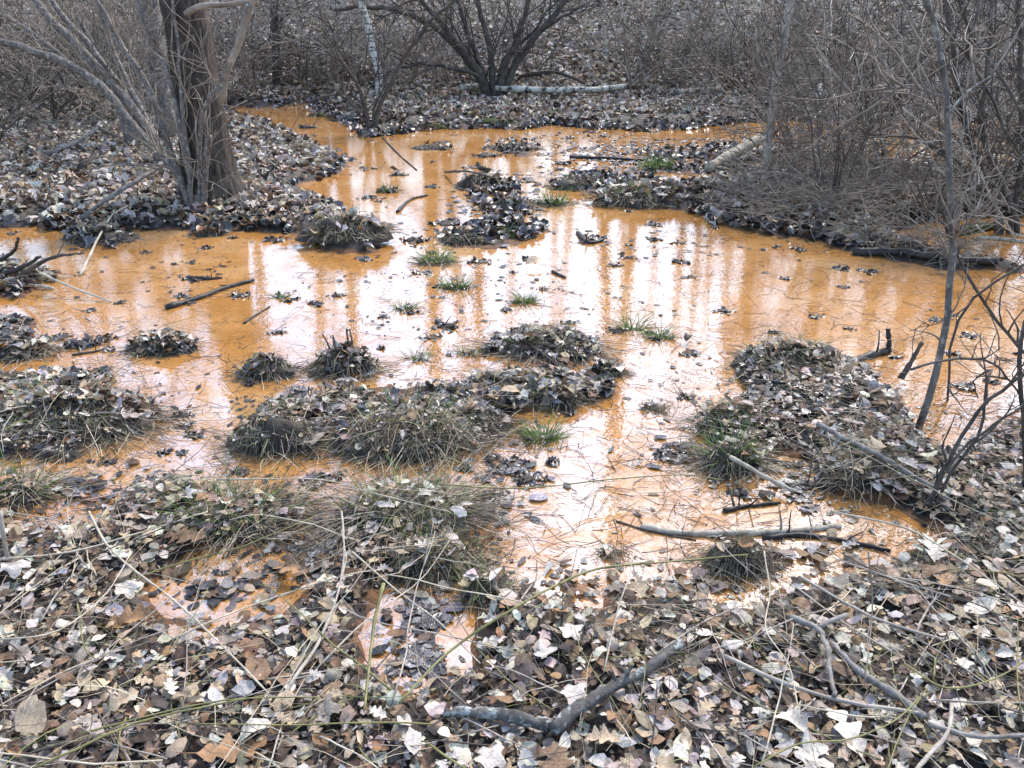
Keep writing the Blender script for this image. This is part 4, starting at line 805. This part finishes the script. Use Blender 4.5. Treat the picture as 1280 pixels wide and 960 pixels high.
# ------------------------------------------------------------------ single leaves that can be picked out
LM = []
for i, c in enumerate(PAL):
    x = NT(['bleached_leaf', 'tan_leaf', 'grey_leaf', 'chestnut_leaf', 'dark_brown_leaf', 'silver_leaf', 'black_leaf', 'orange_leaf'][i]); co = x.coords(); f = x.noise(co, 5, 5, .65)
    c = c*1.02 if i in (0, 1, 5) else c
    v = x.n('ShaderNodeTexWave', wave_type='BANDS', bands_direction='DIAGONAL'); v.inputs['Scale'].default_value = 4.5; v.inputs['Distortion'].default_value = 2.5; x.l(co, v.inputs[0])
    k = x.mix(x.ramp(v.outputs['Fac'], [(.0, (.35,)*3), (.12, (0, 0, 0))]), x.ramp(f, [(.3, tuple(c*.55)), (.62, tuple(c*1.1))]), tuple(c*.45)); x.base(k); x.rough(.6); x.p.inputs['Specular IOR Level'].default_value = .3
    x.bump(x.noise(co, 14, 4), .6, .006); LM.append(x.m)
INDIV = {k: [] for k in KINDS}
for k in KINDS:
    for _ in range(7):
        p_, q_, t_ = curled(k, 2, U(.5, 1.3)); mb = MB(); mb.add(p_, q_, t_)
        if k != 'scrap':
            e0 = p_[np.argmin(p_[:, 0])] if k != 'maple' else p_[0]*0+np.array([-.3, 0, 0]); mb.tubes(np.array([[e0, e0+[-.14, .02, .02], e0+[-.26, .06, .03]]]), np.array([[.008, .007, .006]]), 3)
        me = mb.mesh(k+'_leaf', LM[0]); INDIV[k].append((me, float(p_[:, 2].min())))
def put_leaf(px, py, size, kind, ci, label, up=.03, yaw=None, tilt=.3, var=None, group=None):
    nm = {'oak': 'oak_leaf', 'ovate': 'oval_leaf', 'maple': 'maple_leaf', 'scrap': 'crumpled_leaf'}[kind]
    me, _ = INDIV[kind][rng.integers(7) if var is None else var]; p = on(px, py, up); o = bpy.data.objects.new(nm, me); COL.objects.link(o)
    o.location = tuple(p); o.scale = (size,)*3; o.rotation_euler = (rng.normal(0, tilt), rng.normal(0, tilt), U(0, 6.28) if yaw is None else yaw)
    o.material_slots[0].link = 'OBJECT'; o.material_slots[0].material = LM[ci]; tag(o, label, 'leaf', group); return o
S = lambda px, py, w_: w_*slant(G(px, py, .1))/F
SPECIAL = [(988, 897, 58, 'oak', 0, 'very white oak leaf with pointed lobes beside another white oak leaf', 1.9), (1058, 912, 68, 'oak', 0, 'large white deeply lobed oak leaf below the driftwood', 1.9), (1015, 944, 56, 'maple', 0, 'crinkled white leaf below the two white oak leaves', .5),
  (1166, 682, 62, 'oak', 0, 'tall cream oak leaf standing up curled by the sodden branch', 1.3), (1182, 722, 40, 'oak', 7, 'orange brown oak leaf under the tall cream leaf', 1.), (1226, 757, 46, 'ovate', 0, 'pale rolled leaf on dark leaves past the tall cream leaf', .2), (1170, 712, 50, 'scrap', 3, 'brown cupped leaf behind the orange brown oak leaf', .3),
  (38, 892, 66, 'ovate', 1, 'big yellowish tan oval leaf with clear veins', 2.4), (322, 835, 52, 'ovate', 3, 'smooth reddish brown oval leaf beside the straw cane', 2.2), (232, 668, 62, 'oak', 3, 'brown oak leaf spread on the grass mound', 2.8), (363, 708, 58, 'oak', 7, 'orange tan oak leaf standing by the blue pool', 2.6),
  (161, 774, 56, 'oak', 7, 'curled brown oak leaf with round holes near the blue pool', .3), (158, 734, 46, 'maple', 0, 'white ruffled leaf near the blue pool', .3), (14, 708, 46, 'maple', 5, 'pale grey maple leaf below the pale upright stick', .3), (148, 878, 48, 'oak', 1, 'small tan oak leaf above the olive canes', .6),
  (290, 936, 84, 'oak', 7, 'large sprawling orange tan oak leaf at the lower end of the grey stem', .4), (314, 912, 44, 'scrap', 0, 'cream cupped leaf against the sprawling oak leaf', .4), (406, 889, 44, 'maple', 2, 'grey brown maple leaf next to the long grey stem', 1.4), (356, 874, 36, 'scrap', 1, 'tan folded leaf leaning on the long grey stem', 1.4),
  (232, 618, 34, 'maple', 5, 'bright silvery leaf on top of the grass mound', .4), (712, 788, 38, 'maple', 0, 'white ruffled maple leaf below the water edge', .4), (716, 866, 50, 'maple', 5, 'lilac grey maple leaf above the lichen spotted branch', .8), (752, 922, 52, 'oak', 1, 'small tan star shaped oak leaf below the lichen spotted branch', 2.9),
  (702, 764, 46, 'oak', 7, 'rusty oak leaf at the water edge', 2.), (517, 925, 36, 'scrap', 5, 'small white upright leaf below the mossy branch', 1.5), (612, 948, 52, 'maple', 5, 'pale grey maple leaf near the frame bottom below the mossy branch', 1.), (800, 735, 42, 'oak', 1, 'thin tan oak leaf at the water edge under the olive cane', 1.5),
  (682, 815, 40, 'maple', 5, 'lilac leaf lying between olive cane and lichen spotted branch', .7), (695, 955, 62, 'oak', 3, 'large brown oak leaf under the lichen spotted branch', 1.6), (393, 548, 40, 'maple', 2, 'veined grey leaf plastered on the leaf strewn tussock', 1.), (640, 488, 34, 'ovate', 1, 'yellow tan leaf on the middle island ridge', .2),
  (668, 326, 30, 'ovate', 1, 'curled tan leaf beside the yellow green tuft', .3), (538, 345, 18, 'scrap', 1, 'small tan folded leaf in the middle water', .3), (1023, 40, 26, 'oak', 7, 'orange oak leaf caught in the thicket twigs', 1.), (1100, 560, 46, 'oak', 1, 'tan oak leaf on the litter island', .5), (860, 420, 20, 'scrap', 6, 'black scrap leaf in the white water', 1.)]
for px, py, wd, kd, ci, lb, yaw in SPECIAL:
    if py < 100:
        o = put_leaf(px, 250, .09, kd, ci, lb, .0, yaw); o.location = tuple(P(px, py, 7.4)); continue
    put_leaf(px, py, S(px, py, wd*.9), kd, ci, lb, .05, yaw, .22 if py > 600 else .15)
LMARK = {'the lichen branch': (765, 860), 'the mossy branch': (600, 892), 'the forked stick': (1030, 800), 'the driftwood': (1110, 865), 'the two white oak leaves': (1020, 905), 'the tall cream leaf': (1166, 690), 'the reddish leaf': (322, 835), 'the big yellowish leaf': (38, 892), 'the sprawling oak leaf': (290, 936), 'the blue pool': (265, 740),
         'the narrow puddle': (530, 800), 'the long grey stem': (390, 820), 'the dark rounded tussock': (925, 725), 'the greenish tussock': (30, 650), 'the curled holed leaf': (161, 774), 'the dark crossed stems': (1200, 640), 'the curved dark stick': (1230, 915), 'the slanting island stick': (1090, 570), 'the star shaped leaf': (752, 922), 'the rusty oak leaf': (702, 764), 'the olive canes': (190, 890)}
KN = {'oak': 'oak leaf', 'ovate': 'oval leaf', 'maple': 'maple leaf', 'scrap': 'crumpled leaf'}
IT = []; tries = 0
while len(IT) < 262 and tries < 9000:
    tries += 1; px, py = U(5, 1275), 560+400*U(0, 1)**.75; g_ = G(px, py, .08); hz = HM(g_[0], g_[1])[0]
    if hz < .05: continue
    if any(abs(px-a) < 26 and abs(py-b) < 16 for a, b, *_ in IT) or any(abs(px-a[0]) < a[2]*.55 and abs(py-a[1]) < a[2]*.4 for a in SPECIAL): continue
    kd = KINDS[rng.choice(4, p=[.28, .28, .24, .2])]; ci = int(rng.choice(8, p=[.22, .2, .14, .1, .08, .16, .02, .08])); IT.append((px, py, kd, ci, U(.04, .072)))
lab = ranked([(a, b, PALN[ci]+' '+KN[kd]) for a, b, kd, ci, s_ in IT], LMARK, lambda look, n, o: f'{look} lying on the litter, {o+" to" if o else "near"} {n}')
for (px, py, kd, ci, s_), l_ in zip(IT, lab): put_leaf(px, py, s_, kd, ci, l_, U(.03, .05), None, .26, group='single leaves on the near litter')

# ------------------------------------------------------------------ twigs and dry grass on the near bank
TW = []
while len(TW) < 175:
    px, py = U(-20, 1300), 480+500*U(0, 1)**.8; g_ = G(px, py, .08)
    if HM(g_[0], g_[1])[0] < .03: continue
    TW.append((px, py, int(rng.choice(4, p=[.3, .3, .25, .15]))))
TWM = [(M_GREYTWIG, 'thin grey twig'), (M_DARKTWIG, 'thin dark twig'), (M_STRAW, 'straw coloured stalk'), (M_CANE, 'olive green stalk')]
lab = ranked([(a, b, TWM[c][1]) for a, b, c in TW], LMARK, lambda look, n, o: f'{look} on the litter, {o+" to" if o else "close to"} {n}')
for (px, py, c), l_ in zip(TW, lab):
    p = on(px, py, .04); th = U(0, 6.28); L_ = U(.15, .7); pt = grow(np.zeros((1, 3)), [[math.cos(th), math.sin(th), U(-.02, .22)]], np.array([L_]), 9, .09, -.015); rad = U(.0014, .0034)
    hz = HM(p[0]+pt[0, :, 0], p[1]+pt[0, :, 1]); pt[0, :, 2] = np.maximum(p[2]+pt[0, :, 2], np.maximum(hz, 0)+.03)-p[2]
    mb = MB(); mb.tubes(pt, taper(1, 9, [rad], [rad*.5]), 5); o = mb.build('fallen_twig', TWM[c][0], None, p); tag(o, l_, 'twig', 'twigs strewn on the near litter')
    if c < 2:
        k = rng.integers(1, 4); s, d, _, _ = offshoot(pt, k, .2, .8); p1 = grow(s, d, U(.04, .16, k), 5, .15, 0)
        for a in range(k): m2 = MB(); m2.tubes(p1[a:a+1], taper(1, 5, [rad*.6], [rad*.35]), 4); m2.build('side_twig', TWM[c][0], o)
n = 17000; X = U(-3.4, 3.4, n); Yv = U(1.0, 5.2, n); h = HM(X, Yv); dens = fbm(X*1.4, Yv*1.4, 55, 3); m = (h > .015) & ((dens > -.05) | (U(0, 1, n) < .4)) & (np.abs(X) < Yv*.75+.6); X, Yv, h = X[m], Yv[m], h[m]; n = len(X); th = U(0, 6.28, n)
p = grow(np.stack([X, Yv, h+U(.03, .07, n)], 1), np.stack([np.cos(th), np.sin(th), U(-.1, .5, n)], 1), U(.08, .34, n), 7, .13, -.06); hh = HM(p[:, :, 0].ravel(), p[:, :, 1].ravel()).reshape(n, 7); p[:, :, 2] = np.maximum(p[:, :, 2], np.maximum(hh, 0)+.03)
mb = MB(); mb.ribbons(p, U(.0011, .0027, n)[:, None]*np.linspace(1, .5, 7)[None], colours(n, [3, 3, 2, 2, 1, .8], np.concatenate([DEAD, GRN[3:]]))); tag(mb.build('dry_grass', M_BLADE), kind='stuff')
# twig tangle on the thicket floor
n = 2600; X, Yv, h = sample_land(22000, 900, 1400, 190, 335, .02); X, Yv, h = X[:n], Yv[:n], h[:n]; n = len(X); th = U(0, 6.28, n)
p = grow(np.stack([X, Yv, h+U(.01, .15, n)], 1), np.stack([np.cos(th), np.sin(th), U(-.2, .5, n)], 1), U(.15, .6, n), 6, .15, -.04)
mb = MB(); mb.tubes(p, taper(n, 6, U(.002, .005, n), np.full(n, .0015)), 3, None); tag(mb.build('brushwood_litter', M_TWIG), kind='stuff')
print('TRIS', sum(sum(len(p.vertices)-2 for p in m.polygons) for m in bpy.data.meshes if len(m.polygons) < 2000), sum(len(m.polygons)*2 for m in bpy.data.meshes))
